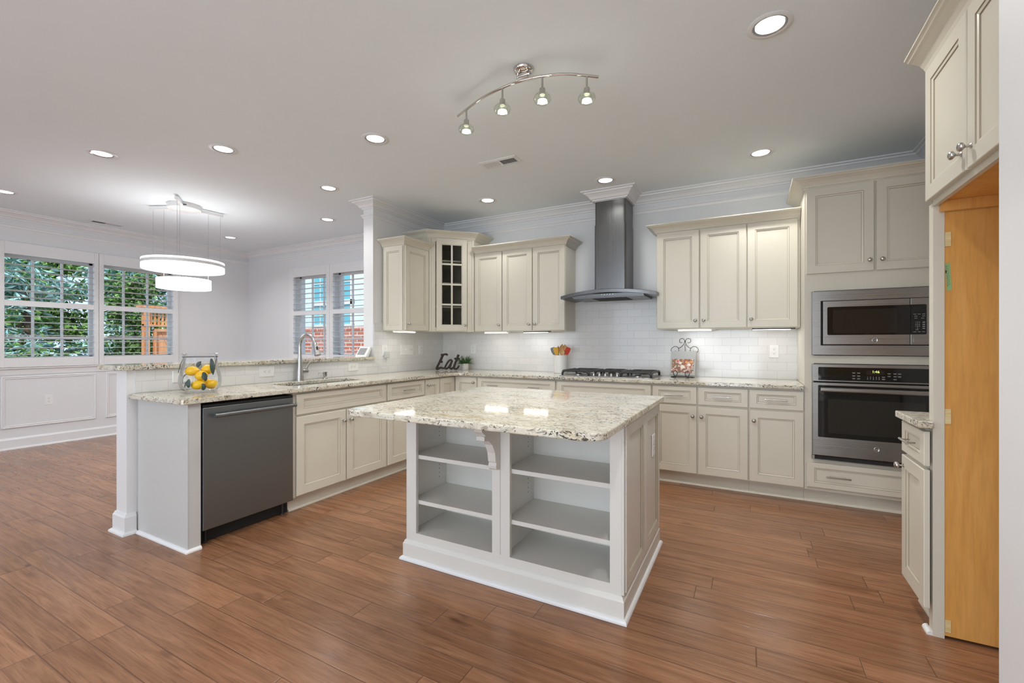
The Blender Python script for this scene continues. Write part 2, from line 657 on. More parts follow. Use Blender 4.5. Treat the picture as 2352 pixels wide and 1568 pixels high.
M['lemon'] = plain('lemon_peel', srgb(236, 186, 16), 0.32, wob=0.05, scale=18, bump=0.2)
M['leafd'] = plain('dark_leaf', srgb(46, 66, 56), 0.35, wob=0.15, scale=30)
M['leafp'] = plain('pot_plant_leaf', srgb(72, 112, 60), 0.5, wob=0.35, scale=60)
M['grey_sil'] = plain('grey_silicone', srgb(120, 124, 136), 0.45)
M['yel_sil'] = plain('yellow_silicone', srgb(226, 176, 62), 0.45)
M['red_sil'] = plain('red_silicone', srgb(196, 52, 26), 0.45)
M['paper'] = plain('cover_grey', srgb(172, 174, 175), 0.4, wob=0.02)
M['tagp'] = plain('green_tag_paper', srgb(150, 186, 128), 0.6)
M['ink'] = plain('dark_ink', srgb(40, 48, 40), 0.6)
M['screen'] = plain('grey_screen', srgb(150, 152, 152), 0.25)
M['sink'] = plain('sink_steel', (0.55, 0.55, 0.55, 1), 0.28, 1.0)
M['adapter'] = plain('grey_plug', (0.55, 0.57, 0.56, 1), 0.4)
M['bark'] = plain('bark', srgb(92, 74, 60), 0.9, wob=0.3, scale=20)
M['conifer'] = plain('blue_green_needles', srgb(160, 204, 200), 0.6, wob=0.32, scale=2.2)
M['broad'] = plain('bright_leaves', srgb(118, 160, 78), 0.55, wob=0.35, scale=2.5)
M['shrub'] = plain('shrub_leaves', srgb(92, 128, 66), 0.6, wob=0.35, scale=3)
M['ground'] = plain('mulch_ground', srgb(116, 96, 78), 0.95, wob=0.3, scale=4)
M['house_trim'] = plain('house_trim_white', (0.82, 0.80, 0.78, 1), 0.6)
M['house_glass'] = plain('house_glass', srgb(120, 196, 214), 0.35)

# ------------------------------------------------------------------ the setting
CEIL = 2.79
XW, YD, XL, YB, XR = -7.64, 4.64, -3.575, 4.76, 1.27     # window wall, dining end wall, sink wall, range wall, pantry-side wall
CT0, CT1 = 0.884, 0.915                                  # worktop underside and top

struct(MB().box(-7.85, 1.45, -3.6, 4.95, -0.08, 0.0).build('floor', M['floor']))
struct(MB().box(-7.85, 1.45, -3.6, 4.95, CEIL, CEIL + 0.12).build('ceiling', M['ceiling']))


def holed_wall(name, axis, at0, at1, a0, a1, z0, z1, holes):
    """A wall slab with rectangular openings (a-from, a-to, z-from, z-to), cut into strips."""
    mb = MB()

    def put(p, q, r, s):
        if q - p > 1e-6 and s - r > 1e-6:
            mb.box(at0, at1, p, q, r, s) if axis == 'x' else mb.box(p, q, at0, at1, r, s)
    cur = a0
    for h in sorted(holes):
        put(cur, h[0], z0, z1)
        put(h[0], h[1], z0, h[2])
        put(h[0], h[1], h[3], z1)
        cur = h[1]
    put(cur, a1, z0, z1)
    return struct(mb.build(name, M['wall']))


WZ0, WZ1 = 1.05, 2.315
LW = [(1.735, 2.60), (2.635, 3.51)]                      # window openings in the window wall
BW = [(-6.43, -5.605), (-5.525, -4.70)]                  # window openings in the dining end wall
holed_wall('wall_left', 'x', XW - 0.2, XW, -3.6, 4.95, 0, CEIL, [(a, b, WZ0, WZ1) for a, b in LW])
holed_wall('wall_dining', 'y', YD, YD + 0.2, XW, -3.715, 0, CEIL, [(a, b, WZ0, WZ1) for a, b in BW])
holed_wall('wall_back', 'y', YB, YB + 0.15, -3.715, 1.45, 0, CEIL, [])
holed_wall('wall_right', 'x', XR, XR + 0.15, 1.66, YB, 0, CEIL, [])
holed_wall('wall_right_near', 'x', 0.59, 1.42, -3.6, 1.66, 0, CEIL, [])
holed_wall('wall_rear', 'y', -3.6, -3.45, XW, 0.59, 0, CEIL, [(-6.6, -4.6, 0.05, 2.45), (-3.6, -1.6, 0.05, 2.45), (-1.4, 0.2, 0.05, 2.45)])
# knee wall under the breakfast bar and the full-height wall it runs into
struct(MB().prism([(1.37, 0), (YB, 0), (YB, CEIL), (3.52, CEIL), (3.52, 1.068), (1.37, 1.068)], 'x', -3.715, XL).build('wall_partition', M['trim']))
# tiled splashbacks
struct(MB().box(-3.566, 0.385, 4.750, YB - 0.0005, CT1, 1.70).build('wall_tile_back', M['tile_x']))
struct(MB().prism([(1.415, CT1), (4.7495, CT1), (4.7495, 1.46), (3.525, 1.46), (3.525, 1.067), (1.415, 1.067)], 'x', XL + 0.0005, -3.565).build('wall_tile_side', M['tile_y']))

CROWN = [(0.0, 2.700), (0.014, 2.700), (0.018, 2.712), (0.030, 2.716), (0.044, 2.738), (0.072, 2.760), (0.084, 2.764), (0.088, 2.776), (0.110, 2.779), (0.110, CEIL), (0.0, CEIL)]
STRIP = [(0.0, 2.600), (0.006, 2.602), (0.012, 2.622), (0.022, 2.630), (0.022, 2.643), (0.0, 2.645)]
CH0, CH1, CHY = -1.405, -1.080, 4.435                    # chimney of the range hood
main = [(XW, -3.45), (XW, YD), (-3.715, YD), (-3.715, 3.52), (XL, 3.52), (XL, YB), (CH0 - 0.002, YB), (CH0 - 0.002, CHY - 0.003), (CH1 + 0.002, CHY - 0.003), (CH1 + 0.002, YB), (XR, YB), (XR, 2.60)]
struct(MB().sweep(CROWN, main).build('trim_1', M['trim']))
struct(MB().sweep(STRIP, [(XW, -3.45), (XW, YD), (-3.715, YD), (-3.715, 3.52), (XL, 3.52), (XL, YB), (CH0 - 0.002, YB)]).sweep(STRIP, [(CH1 + 0.002, YB), (XR, YB), (XR, 2.60)]).build('trim_2', M['trim']))
struct(MB().box(CH0 + 0.003, CH1 - 0.003, CHY + 0.003, YB - 0.001, 2.695, CEIL - 0.001).build('trim_3', M['trim']))
BASE = [(0, 0), (0.034, 0), (0.032, 0.010), (0.022, 0.019), (0.016, 0.020), (0.016, 0.112), (0.010, 0.122), (0.006, 0.133), (0, 0.133)]
struct(MB().sweep(BASE, [(XW, -3.45), (XW, YD)]).build('baseboard_left', M['trim']))
struct(MB().sweep(BASE, [(XW + 0.034, YD), (-3.75, YD)]).build('baseboard_dining', M['trim']))
struct(MB().sweep(BASE, [(-3.715, YD - 0.034), (-3.715, 1.37), (XL, 1.37), (XL, 1.418)]).build('baseboard_partition', M['trim']))
RAIL = [(0, 0.872), (0.012, 0.872), (0.012, 0.930), (0.022, 0.938), (0.036, 0.944), (0.036, 0.956), (0, 0.958)]
struct(MB().sweep(RAIL, [(XW, -3.45), (XW, YD), (-3.715, YD)]).build('trim_4', M['trim']))
PM = [(0, 0, 0), (0, 0, 0.010), (0.010, 0.010, 0.016), (0.018, 0.018, 0.007), (0.028, 0.028, 0.011), (0.034, 0.034, 0.0)]
k = 5
for a, b in ((-0.2, 0.72), (0.82, 1.66), (1.75, 2.60), (2.70, 3.55), (3.65, 4.52)):
    struct(MB().rings(a, b, 0.245, 0.855, PM, lambda p, q, o: (XW + o, p, q), [0] * 6, False, False).build('trim_%d' % k, M['trim']))
    k += 1


# ------------------------------------------------------------------ windows (sashes, panes) and the shutters in front of them
def window(n, axis, a0, a1, pl, mull):
    """pl: plane of the sash in the wall; mull: where the two upright bars stand."""
    s = 1 if axis == 'x' else 0
    d0, d1 = (pl - 0.02, pl + 0.02)

    def bx(mb, p, q, r, t, e0=d0, e1=d1):
        mb.box(e0, e1, p, q, r, t) if axis == 'x' else mb.box(p, q, e0, e1, r, t)
    fr = MB()
    for p, q, r, t in ((a0, a0 + 0.035, WZ0, WZ1), (a1 - 0.035, a1, WZ0, WZ1), (a0, a1, WZ0, WZ0 + 0.03), (a0, a1, WZ1 - 0.035, WZ1)):
        bx(fr, p, q, r, t)
    for m in mull:
        bx(fr, m - 0.011, m + 0.011, WZ0, WZ1, pl - 0.012, pl + 0.012)
    bx(fr, a0, a1, 1.295, 1.328, pl - 0.016, pl + 0.016)
    bx(fr, a0, a1, 1.70, 1.745, pl - 0.018, pl + 0.018)
    o = struct(fr.build('window_%d' % n, M['trim']))
    pn = MB()
    bx(pn, a0 + 0.01, a1 - 0.01, WZ0 + 0.01, WZ1 - 0.01, pl - 0.002, pl + 0.002)
    pn.build('pane', M['glass'], o)
    return o


window(1, 'x', LW[0][0], LW[0][1], XW - 0.125, (2.043, 2.305))
window(2, 'x', LW[1][0], LW[1][1], XW - 0.125, (2.94, 3.22))
window(3, 'y', BW[0][0], BW[0][1], YD + 0.125, (-6.15, -5.88))
window(4, 'y', BW[1][0], BW[1][1], YD + 0.125, (-5.25, -4.97))


def shutter(label, axis, face, a0, a1, o0, o1):
    """A full-height plantation shutter: a0..a1 outer frame, o0..o1 louvre openings; face = plane of its room side."""
    dep = 0.036
    e0, e1 = (face - dep, face) if axis == 'x' else (face, face + dep)
    t = thing('plantation_shutter', label, 'shutter', ((e0 + e1) / 2, (a0 + a1) / 2, 0.958) if axis == 'x' else ((a0 + a1) / 2, (e0 + e1) / 2, 0.958), 0, 'white shutters on the dining room windows')
    fr = MB()

    def bx(mb, p, q, r, s, f0=e0, f1=e1):
        mb.box(f0, f1, p, q, r, s) if axis == 'x' else mb.box(p, q, f0, f1, r, s)
    for p, q, r, s in ((a0, o0, 0.960, 2.435), (o1, a1, 0.960, 2.435), (o0, o1, 0.960, 1.074), (o0, o1, 1.684, 1.752), (o0, o1, 2.290, 2.435)):
        bx(fr, p, q, r, s)
    fr.build('frame', M['trim'], t, True, 0.002, 1)
    c = (e0 + e1) / 2
    for nm, z0, z1, n, tilt in (('upper_louvers', 1.752, 2.290, 7, 0.04), ('lower_louvers', 1.074, 1.684, 8, -0.02)):
        lv = MB()
        st = (z1 - z0) / n
        for i in range(n):
            z = z0 + st * (i + 0.5)
            pr = []
            for q in range(12):
                w = 2 * PI * q / 12
                u, h = 0.041 * math.cos(w), 0.0048 * math.sin(w)
                pr.append((c + u * math.cos(tilt) - h * math.sin(tilt), z + u * math.sin(tilt) + h * math.cos(tilt)))
            if axis == 'x':
                lv.prism([(p[0], p[1]) for p in pr], 'y', o0 + 0.001, o1 - 0.001, 0, True)
            else:
                lv.prism([(p[0], p[1]) for p in pr], 'x', o0 + 0.001, o1 - 0.001, 0, True)
        lv.build(nm, M['trim'], t, True)
    return t


shutter('white plantation shutter on the first window of the window wall, near the ceiling vent', 'x', XW + 0.04, 1.675, 2.617, 1.771, 2.569)
shutter('white plantation shutter behind the hanging ring lamp, wooden fence showing through its lower louvers', 'x', XW + 0.04, 2.621, 3.545, 2.670, 3.475)
shutter('white plantation shutter behind the kitchen faucet, brick showing through its lower louvers', 'y', YD - 0.04, -6.50, -5.570, -6.397, -5.640)
shutter('white plantation shutter on the dining window beside the upright wall end, above the digital panel', 'y', YD - 0.04, -5.566, -4.63, -5.490, -4.735)

# ------------------------------------------------------------------ cabinets
CAB = [M['cab'], M['glaze']]


def front(mb, x0, x1, z0, z1, fx=0.060, fz=0.060, t=0.020):
    """A recessed-panel door or drawer front in front of y = 0."""
    a, b, c, d = 0.002, 0.012, 0.0135, 0.0025
    pr = [(0, 0, 0.0005), (0, 0, t - 0.0025), (0.0025, 0.0025, t), (fx, fz, t), (fx + a, fz + a, t - 0.004), (fx + b, fz + b, t - 0.0065),
          (fx + c, fz + c, t - 0.011)]
    mb.rings(x0, x1, z0, z1, pr, lambda p, q, o: (p, -o, q), [0, 0, 0, 1, 0, 1, 0])
    return mb


def knob(par, x, z, y=-0.020):
    mb = MB()
    mb.lathe([(0.0, 0.0), (0.0085, 0.0), (0.0085, 0.002), (0.005, 0.005), (0.0045, 0.015), (0.009, 0.019), (0.0148, 0.024), (0.0155, 0.029), (0.012, 0.0345), (0.006, 0.037), (0.0, 0.0375)], (0, 0, 0), 16, 'y')
    mb.v = [(x + p[0], y - p[1], z + p[2]) for p in mb.v]
    return mb.build('knob', M['nickel'], par)


def pull(par, x, z, L=0.155, y=-0.020):
    mb = MB()
    mb.tube([(x - L / 2, y - 0.030, z), (x + L / 2, y - 0.030, z)], 0.0055, 10)
    for s in (-1, 1):
        mb.tube([(x + s * L * 0.31, y + 0.001, z), (x + s * L * 0.31, y - 0.030, z)], 0.004, 8)
    return mb.build('pull', M['nickel'], par)


def door(par, x0, x1, z0, z1, kx=None, kz=None, mats=CAB, **kw):
    o = front(MB(), x0, x1, z0, z1, **kw).build('door', mats, par)
    if kx is not None:
        knob(o, kx, kz)
    return o


def drawer(par, x0, x1, z0, z1, pulls=(0.5,), L=0.155):
    o = front(MB(), x0, x1, z0, z1, 0.050, 0.038).build('drawer', CAB, par)
    for f in pulls:
        pull(o, x0 + (x1 - x0) * f, (z0 + z1) / 2, L)
    return o


BASE_G = 'cream base cabinets around the kitchen'
WALL_G = 'cream wall cabinets with crown moulding'
D0, D1, R0, R1 = 0.118, 0.700, 0.716, 0.868      # door and drawer heights


def base(label, loc, rot, w, dep=0.585, toe=True, hollow=False):
    t = thing('base_cabinet', label, 'cabinet', loc, rot, BASE_G)
    mb = MB()
    if hollow:
        for b in ((0, 0.018, 0, dep), (w - 0.018, w, 0, dep), (0.018, w - 0.018, 0, 0.018), (0.018, w - 0.018, dep - 0.01, dep)):
            mb.box(b[0], b[1], b[2], b[3], 0.106, CT0 - 0.001)
        mb.box(0.018, w - 0.018, 0.018, dep - 0.01, 0.106, 0.124)
    else:
        mb.box(0, w, 0, dep, 0.106, CT0 - 0.001)
    mb.build('body', M['cab'], t)
    if toe:
        tk = MB().box(0.0, w, 0.060, 0.076, 0, 0.1055)
        tk.prism([(0.060, 0), (0.042, 0), (0.043, 0.008), (0.048, 0.014), (0.055, 0.0175), (0.060, 0.018)], 'x', 0, w)
        tk.build('toe_kick', M['cab'], t)
    return t


# --- sink run (fronts face the island): local x runs away from the viewer
RP = PI / 2
FX = -2.955                                        # box fronts of the sink run
t = thing('peninsula_end', 'cream peninsula end panel beside the dishwasher, greyed for light falloff', 'panel', (-3.25, 1.456, 0))
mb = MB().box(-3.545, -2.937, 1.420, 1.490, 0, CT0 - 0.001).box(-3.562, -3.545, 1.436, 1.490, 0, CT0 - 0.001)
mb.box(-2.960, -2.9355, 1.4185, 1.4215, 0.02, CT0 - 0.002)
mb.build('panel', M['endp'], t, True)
SHOE = [(0, 0), (0.016, 0), (0.0155, 0.008), (0.011, 0.015), (0.004, 0.019), (0, 0.0195)]
MB().sweep(SHOE, [(-3.535, 1.420), (-2.937, 1.420), (-2.937, 1.490)]).build('shoe_moulding', M['trim'], t, True)

t = base('cream sink base cabinet with false drawer front and two doors, below the faucet', (FX, 2.118, 0), RP, 0.948, 0.575, True, True)
front(MB(), 0.022, 0.936, R0, R1, 0.055, 0.040).build('false_front', CAB, t)
door(t, 0.022, 0.473, D0, D1, 0.473 - 0.03, D1 - 0.085)
door(t, 0.485, 0.936, D0, D1, 0.485 + 0.03, D1 - 0.085)
t = base('narrow cream base cabinet with one drawer and door, between sink doors and corner cabinet', (FX, 3.067, 0), RP, 0.541, 0.575)
drawer(t, 0.008, 0.533, R0, R1, (0.5,), 0.15)
door(t, 0.008, 0.533, D0, D1, 0.04, D1 - 0.085)
t = base('slim cream pull-out cabinet with a single knob, next to the inside corner', (FX, 3.609, 0), RP, 0.247, 0.575)
door(t, 0.006, 0.241, D0, R1, 0.032, R1 - 0.055)
t = thing('corner_base_cabinet', 'cream corner base cabinet with two doors meeting at the inside corner', 'cabinet', (-2.955, 4.15, 0), 0, BASE_G)
mb = MB().prism([(-3.53, 3.857), (-2.955, 3.857), (-2.955, 4.15), (-2.640, 4.15), (-2.640, 4.735), (-3.53, 4.735)], 'z', 0.106, CT0 - 0.001)
mb.build('body', M['cab'], t, True)
mb = MB().prism([(-3.03, 3.857), (-3.015, 3.857), (-3.015, 4.21), (-2.640, 4.21), (-2.640, 4.225), (-3.03, 4.225)], 'z', 0, 0.1055)
mb.build('toe_kick', M['cab'], t, True)
o = front(MB(), 3.865, 4.128, D0, R1)
o.v = [(-2.955 - p[1], p[0], p[2]) for p in o.v]
o.build('door', CAB, t, True)
o = front(MB(), -2.932, -2.648, D0, R1)
o.v = [(p[0], 4.15 + p[1], p[2]) for p in o.v]
o = o.build('door', CAB, t, True)
knob(o, -2.678 + 2.955, R1 - 0.055)

# --- range run (fronts face the viewer's side)
FY = 4.15
t = base('wide cream drawer base with long top drawer and two pulls, left of the cooktop', (-2.639, FY, 0), 0, 0.933)
drawer(t, 0.008, 0.925, R0, R1, (0.22, 0.75), 0.13)
drawer(t, 0.008, 0.925, 0.412, D1, (0.25, 0.75))
drawer(t, 0.008, 0.925, D0, 0.400, (0.25, 0.75))
t = base('cream cabinet under the cooktop with a long plain false front', (-1.705, FY, 0), 0, 0.933)
front(MB(), 0.008, 0.925, R0, R1, 0.055, 0.040).build('false_front', CAB, t)
door(t, 0.008, 0.460, D0, D1, 0.430, D1 - 0.085)
door(t, 0.473, 0.925, D0, D1, 0.503, D1 - 0.085)
t = base('cream two-door base cabinet with two drawers, right of the cooktop', (-0.771, FY, 0), 0, 0.770)
drawer(t, 0.006, 0.373, R0, R1)
drawer(t, 0.387, 0.764, R0, R1)
door(t, 0.006, 0.373, D0, D1, 0.343, D1 - 0.085)
door(t, 0.387, 0.764, D0, D1, 0.413, D1 - 0.085)
t = base('single-door cream base cabinet with one drawer, against the oven tower', (0.0, FY, 0), 0, 0.384)
drawer(t, 0.006, 0.378, R0, R1)
door(t, 0.006, 0.378, D0, D1, 0.036, D1 - 0.085)

# --- small cabinet by the refrigerator panel (front faces the island)
t = base('small cream base cabinet with drawer and door, wedged by the refrigerator panel', (0.68, 2.818, 0), -PI / 2, 0.262, 0.57)
o = front(MB(), 0.002, 0.314, 0.722, 0.868, 0.050, 0.038).build('drawer', CAB, t)
pull(o, 0.158, 0.795, 0.13)
door(t, 0.002, 0.314, D0, 0.704, 0.035, 0.655)

# --- wall cabinets
U0, U1 = 1.380, 2.312
CRN = [(0, U1 - 0.022), (0.006, U1 - 0.022), (0.008, U1 - 0.012), (0.014, U1 - 0.008), (0.020, U1 + 0.006), (0.036, U1 + 0.026), (0.060, U1 + 0.040), (0.072, U1 + 0.044), (0.078, U1 + 0.052), (0.086, U1 + 0.054), (0.086, U1 + 0.062), (0, U1 + 0.062)]


def lift(prof, dz):
    return [(a, b + dz) for a, b in prof]


def wallcab(label, loc, w, dep, doors, crown, z0=U0, z1=U1):
    """doors: (x0, x1, knob x); crown: a world path for the moulding."""
    t = thing('wall_cabinet', label, 'cabinet', loc, 0, WALL_G)
    MB().box(0, w, 0, dep, 0, z1 - z0).build('body', M['cab'], t)
    for x0, x1, kx in doors:
        door(t, x0, x1, 0.006, z1 - z0 - 0.014, kx, 0.075)
    MB().sweep(CRN, crown).build('crown', M['cab'], t, True)
    return t


UY = 4.450
wallcab('single-door cream wall cabinet between the glass corner cabinet and the double cabinet', (-2.868, UY, U0), 0.375, 0.303, [(0.004, 0.370, 0.340)], [(-2.868, UY), (-2.493, UY)])
wallcab('double-door cream wall cabinet beside the range hood, hood overlapping its corner', (-2.493, UY, U0), 0.768, 0.303, [(0.004, 0.378, 0.348), (0.390, 0.764, 0.420)], [(-2.493, UY), (-1.725, UY), (-1.725, 4.755)])
wallcab('double-door cream wall cabinet on the oven side of the range hood', (-0.785, UY, U0), 0.770, 0.303, [(0.004, 0.378, 0.348), (0.390, 0.766, 0.420)], [(-0.785, 4.755), (-0.785, UY), (-0.015, UY)])
wallcab('single-door cream wall cabinet pressed against the tall oven tower', (-0.015, UY, U0), 0.397, 0.303, [(0.004, 0.378, 0.034)], [(-0.015, UY), (0.382, UY)])
# on the sink wall: single door facing the island, panelled end
t = thing('wall_cabinet', 'cream wall cabinet with panelled end on the sink wall, over the light switches', 'cabinet', (-3.565, 3.655, U0), 0, WALL_G)
MB().box(-3.565, -3.262, 3.655, 4.058, U0, U1).build('body', M['cab'], t, True)
o = front(MB(), 3.662, 4.050, U0 + 0.006, U1 - 0.014)
o.v = [(-3.262 - p[1], p[0], p[2]) for p in o.v]
o = o.build('door', CAB, t, True)
mb = MB().lathe([(0.0, 0.0), (0.0085, 0.0), (0.0085, 0.002), (0.005, 0.005), (0.0045, 0.015), (0.009, 0.019), (0.0148, 0.024), (0.0155, 0.029), (0.012, 0.0345), (0.006, 0.037), (0.0, 0.0375)], (-3.242, 3.694, U0 + 0.075), 16, 'x')
mb.build('knob', M['nickel'], o) .location = (3.565, -3.655, -U0)
o = front(MB(), -3.545, -3.275, U0 + 0.006, U1 - 0.014, 0.045, 0.055, 0.012)
o.v = [(p[0], 3.655 + p[1], p[2]) for p in o.v]
o.build('end_panel', CAB, t, True)
MB().sweep(CRN, [(-3.566, 3.655), (-3.262, 3.655), (-3.262, 4.056)]).build('crown', M['cab'], t, True)

# glass-door corner cabinet, taller, set diagonally
CA, CB2 = (-3.2625, 4.0625), (-2.8775, 4.4475)
CZ1 = 2.478
t = thing('glass_corner_cabinet', 'tall cream corner cabinet with eight-pane glass door', 'cabinet', (CA[0], CA[1], U0), PI / 4, WALL_G)
foot = [(-3.565, 4.0625), CA, CB2, (-2.8775, 4.7485), (-3.565, 4.7485)]
mb = MB()
mb.prism(foot, 'z', U0, U0 + 0.018).prism(foot, 'z', CZ1 - 0.018, CZ1)
mb.box(-3.565, CA[0], 4.0625, 4.0725, U0 + 0.018, CZ1 - 0.018).box(-2.8875, -2.8775, CB2[1], 4.7485, U0 + 0.018, CZ1 - 0.018)
mb.box(-3.565, -3.555, 4.0725, 4.7485, U0 + 0.018, CZ1 - 0.018).box(-3.555, -2.8875, 4.7385, 4.7485, U0 + 0.018, CZ1 - 0.018)
mb.build('body', [M['cab']], t, True)
L = math.hypot(CB2[0] - CA[0], CB2[1] - CA[1])
H = CZ1 - U0
mb = MB().box(0, 0.085, 0, 0.018, 0.018, H - 0.018).box(L - 0.085, L, 0, 0.018, 0.018, H - 0.018)
mb.box(0.085, L - 0.085, 0, 0.018, 0.018, 0.05).box(0.085, L - 0.085, 0, 0.018, H - 0.05, H - 0.018)
for xx in (0.006, L - 0.036):                       # little pilasters at both edges of the face
    mb.prism([(xx, -0.001), (xx + 0.004, -0.011), (xx + 0.026, -0.011), (xx + 0.030, -0.001)], 'z', 0.004, H - 0.016)
mb.build('face_frame', M['cab'], t)
for z in (0.28, 0.56, 0.82):
    mb = MB().prism([(-3.554, 4.085), (-3.275, 4.085), (-2.900, 4.46), (-2.900, 4.737), (-3.554, 4.737)], 'z', U0 + z, U0 + z + 0.018)
    mb.build('shelf', M['cab'], t, True)
x0, x1 = 0.092, L - 0.092
z0, z1 = 0.008, H - 0.016
g0, g1, h0, h1 = x0 + 0.062, x1 - 0.062, z0 + 0.072, z1 - 0.062
mb = MB()
pr = [(0, 0, 0.0005), (0, 0, 0.0175), (0.0025, 0.0025, 0.020), (0.058, 0.066, 0.020), (0.060, 0.068, 0.0165), (0.066, 0.074, 0.015), (0.066, 0.074, 0.0005)]
mb.rings(x0, x1, z0, z1, pr, lambda p, q, o: (p, -o, q), [0, 0, 0, 1, 0, 0, 0], False, False)
cx = (g0 + g1) / 2
mb.box(cx - 0.010, cx + 0.010, -0.017, -0.004, h0, h1)
for i in (1, 2, 3):
    zz = h0 + (h1 - h0) * i / 4
    mb.box(g0, g1, -0.0172, -0.0042, zz - 0.010, zz + 0.010)
dd = mb.build('door', CAB, t)
MB().box(g0 - 0.006, g1 + 0.006, -0.008, -0.005, h0 - 0.006, h1 + 0.006).build('glass', clear_glass('cabinet_glass', (0.80, 0.80, 0.78, 1), 0.8), dd)
knob(dd, x1 - 0.030, 0.075)
dz = CZ1 - U1
MB().sweep(lift(CRN, dz), [(-3.566, 4.0625), CA, CB2, (-2.8775, 4.7495)]).build('crown', M['cab'], t, True)

# --- tall oven tower
t = thing('oven_tower', 'tall cream tower cabinet housing microwave and wall oven', 'cabinet', (0.385, FY, 0), 0)
W, D, TZ = 0.850, 0.600, 2.462
mb = MB()
mb.box(0, 0.018, 0.0, D, 0.106, TZ).box(W - 0.018, W, 0, D, 0.106, TZ)
mb.box(0.018, W - 0.018, D - 0.012, D, 0.106, TZ)
mb.box(0.018, 0.062, 0, 0.018, 0.106, TZ).box(W - 0.062, W - 0.018, 0, 0.018, 0.106, TZ)
for a, b, deep in ((0.106, 0.360, 0.5), (1.090, 1.150, 0.5), (1.648, 1.790, 0.5), (2.430, TZ, D - 0.012)):
    mb.box(0.062, W - 0.062, 0, 0.018, a, b)
for a, b in ((0.106, 0.124), (0.340, 0.358), (1.110, 1.128), (1.665, 1.683), (TZ - 0.018, TZ)):
    mb.box(0.018, W - 0.018, 0.018, D - 0.012, a, b)
mb.box(0.062, W - 0.062, 0, 0.018, 1.790, 2.430)
mb.build('body', M['cab'], t)
tk = MB().box(0.0, W, 0.060, 0.076, 0, 0.1055)
tk.prism([(0.060, 0), (0.042, 0), (0.043, 0.008), (0.048, 0.014), (0.055, 0.0175), (0.060, 0.018)], 'x', 0, W)
tk.build('toe_kick', M['cab'], t)
door(t, 0.010, 0.427, 1.782, 2.440, 0.398, 1.858)
door(t, 0.441, 0.842, 1.782, 2.440, 0.472, 1.858)
drawer(t, 0.012, 0.838, 0.132, 0.322, (0.24,), 0.155)
TC = [(a, b + TZ - U1) for a, b in CRN]
MB().sweep(TC, [(0.385, 4.752), (0.385, FY), (1.235, FY)]).build('crown', M['cab'], t, True)

# --- refrigerator surround
t = thing('refrigerator_cabinet', 'cream cabinet high above the empty refrigerator space, two doors', 'cabinet', (0.69, 2.545, 1.842), -PI / 2)
W, H = 0.872, 0.585
mb = MB()
mb.box(0, W, 0, 0.570, 0.012, H)
mb.build('body', M['cab'], t)
MB().box(0.040, W, 0.018, 0.570, 0.0, 0.0115).build('underside', M['maple'], t)
MB().box(0.040, W, 0.0, 0.017, -0.016, 0.0115).build('bottom_rail', M['cab'], t)
MB().box(0.040, 0.060, 0.020, 0.570, -0.045, -0.0005).build('cleat', M['maple'], t)
door(t, 0.020, 0.424, 0.010, H - 0.016, 0.424 - 0.034, 0.078)
door(t, 0.436, 0.862, 0.010, H - 0.016, 0.436 + 0.034, 0.078)
MB().sweep(lift(CRN, 1.842 + H - U1), [(0.69, 2.545), (0.69, 1.673)]).build('crown', M['cab'], t, True)
t = thing('refrigerator_surround', 'tall maple-faced side panel of the empty refrigerator space', 'panel', (0.95, 2.53, 0))
MB().box(0.728, 1.265, 2.514, 2.545, 0.012, 1.840).build('veneer', M['maple'], t, True)
MB().box(0.690, 0.728, 2.508, 2.552, 0, 1.840).build('stile', M['cab'], t, True, 0.001)
MB().prism([(0.69, 0), (0.672, 0), (0.673, 0.008), (0.678, 0.014), (0.685, 0.0175), (0.69, 0.018)], 'y', 2.512, 2.575).build('shoe_moulding', M['trim'], t, True)
for za, zb in ((1.652, 1.712), (0.905, 0.968), (0.030, 0.080)):
    MB().box(0.729, 0.748, 2.509, 2.5135, za, zb).build('shim', M['pine'], t, True)
tg = MB()
tg.add([(0.729, 2.5125, 1.580), (0.746, 2.5125, 1.583), (0.752, 2.5125, 1.468), (0.737, 2.5125, 1.465), (0.729, 2.5139, 1.580), (0.746, 2.5139, 1.583), (0.752, 2.5139, 1.468), (0.737, 2.5139, 1.465)],
       [(0, 1, 2, 3), (4, 5, 6, 7), (0, 1, 5, 4), (1, 2, 6, 5), (2, 3, 7, 6), (3, 0, 4, 7)])
tg = tg.build('paper_tag', M['tagp'], t, True)
tg['label'] = 'green printed paper tag'
mb = MB()
for i in range(9):
    f = i / 9
    mb.box(0.7335 + 0.006 * f, 0.7345 + 0.006 * f, 2.5119, 2.5124, 1.572 - 0.09 * f - 0.008, 1.572 - 0.09 * f)
    mb.box(0.7385 + 0.006 * f, 0.7392 + 0.006 * f, 2.5119, 2.5124, 1.572 - 0.085 * f - 0.007, 1.572 - 0.085 * f)
mb.box(0.7310, 0.7345, 2.5119, 2.5124, 1.540, 1.552)
mb.build('printing', M['ink'], tg).location = (-0.95, -2.53, 0)

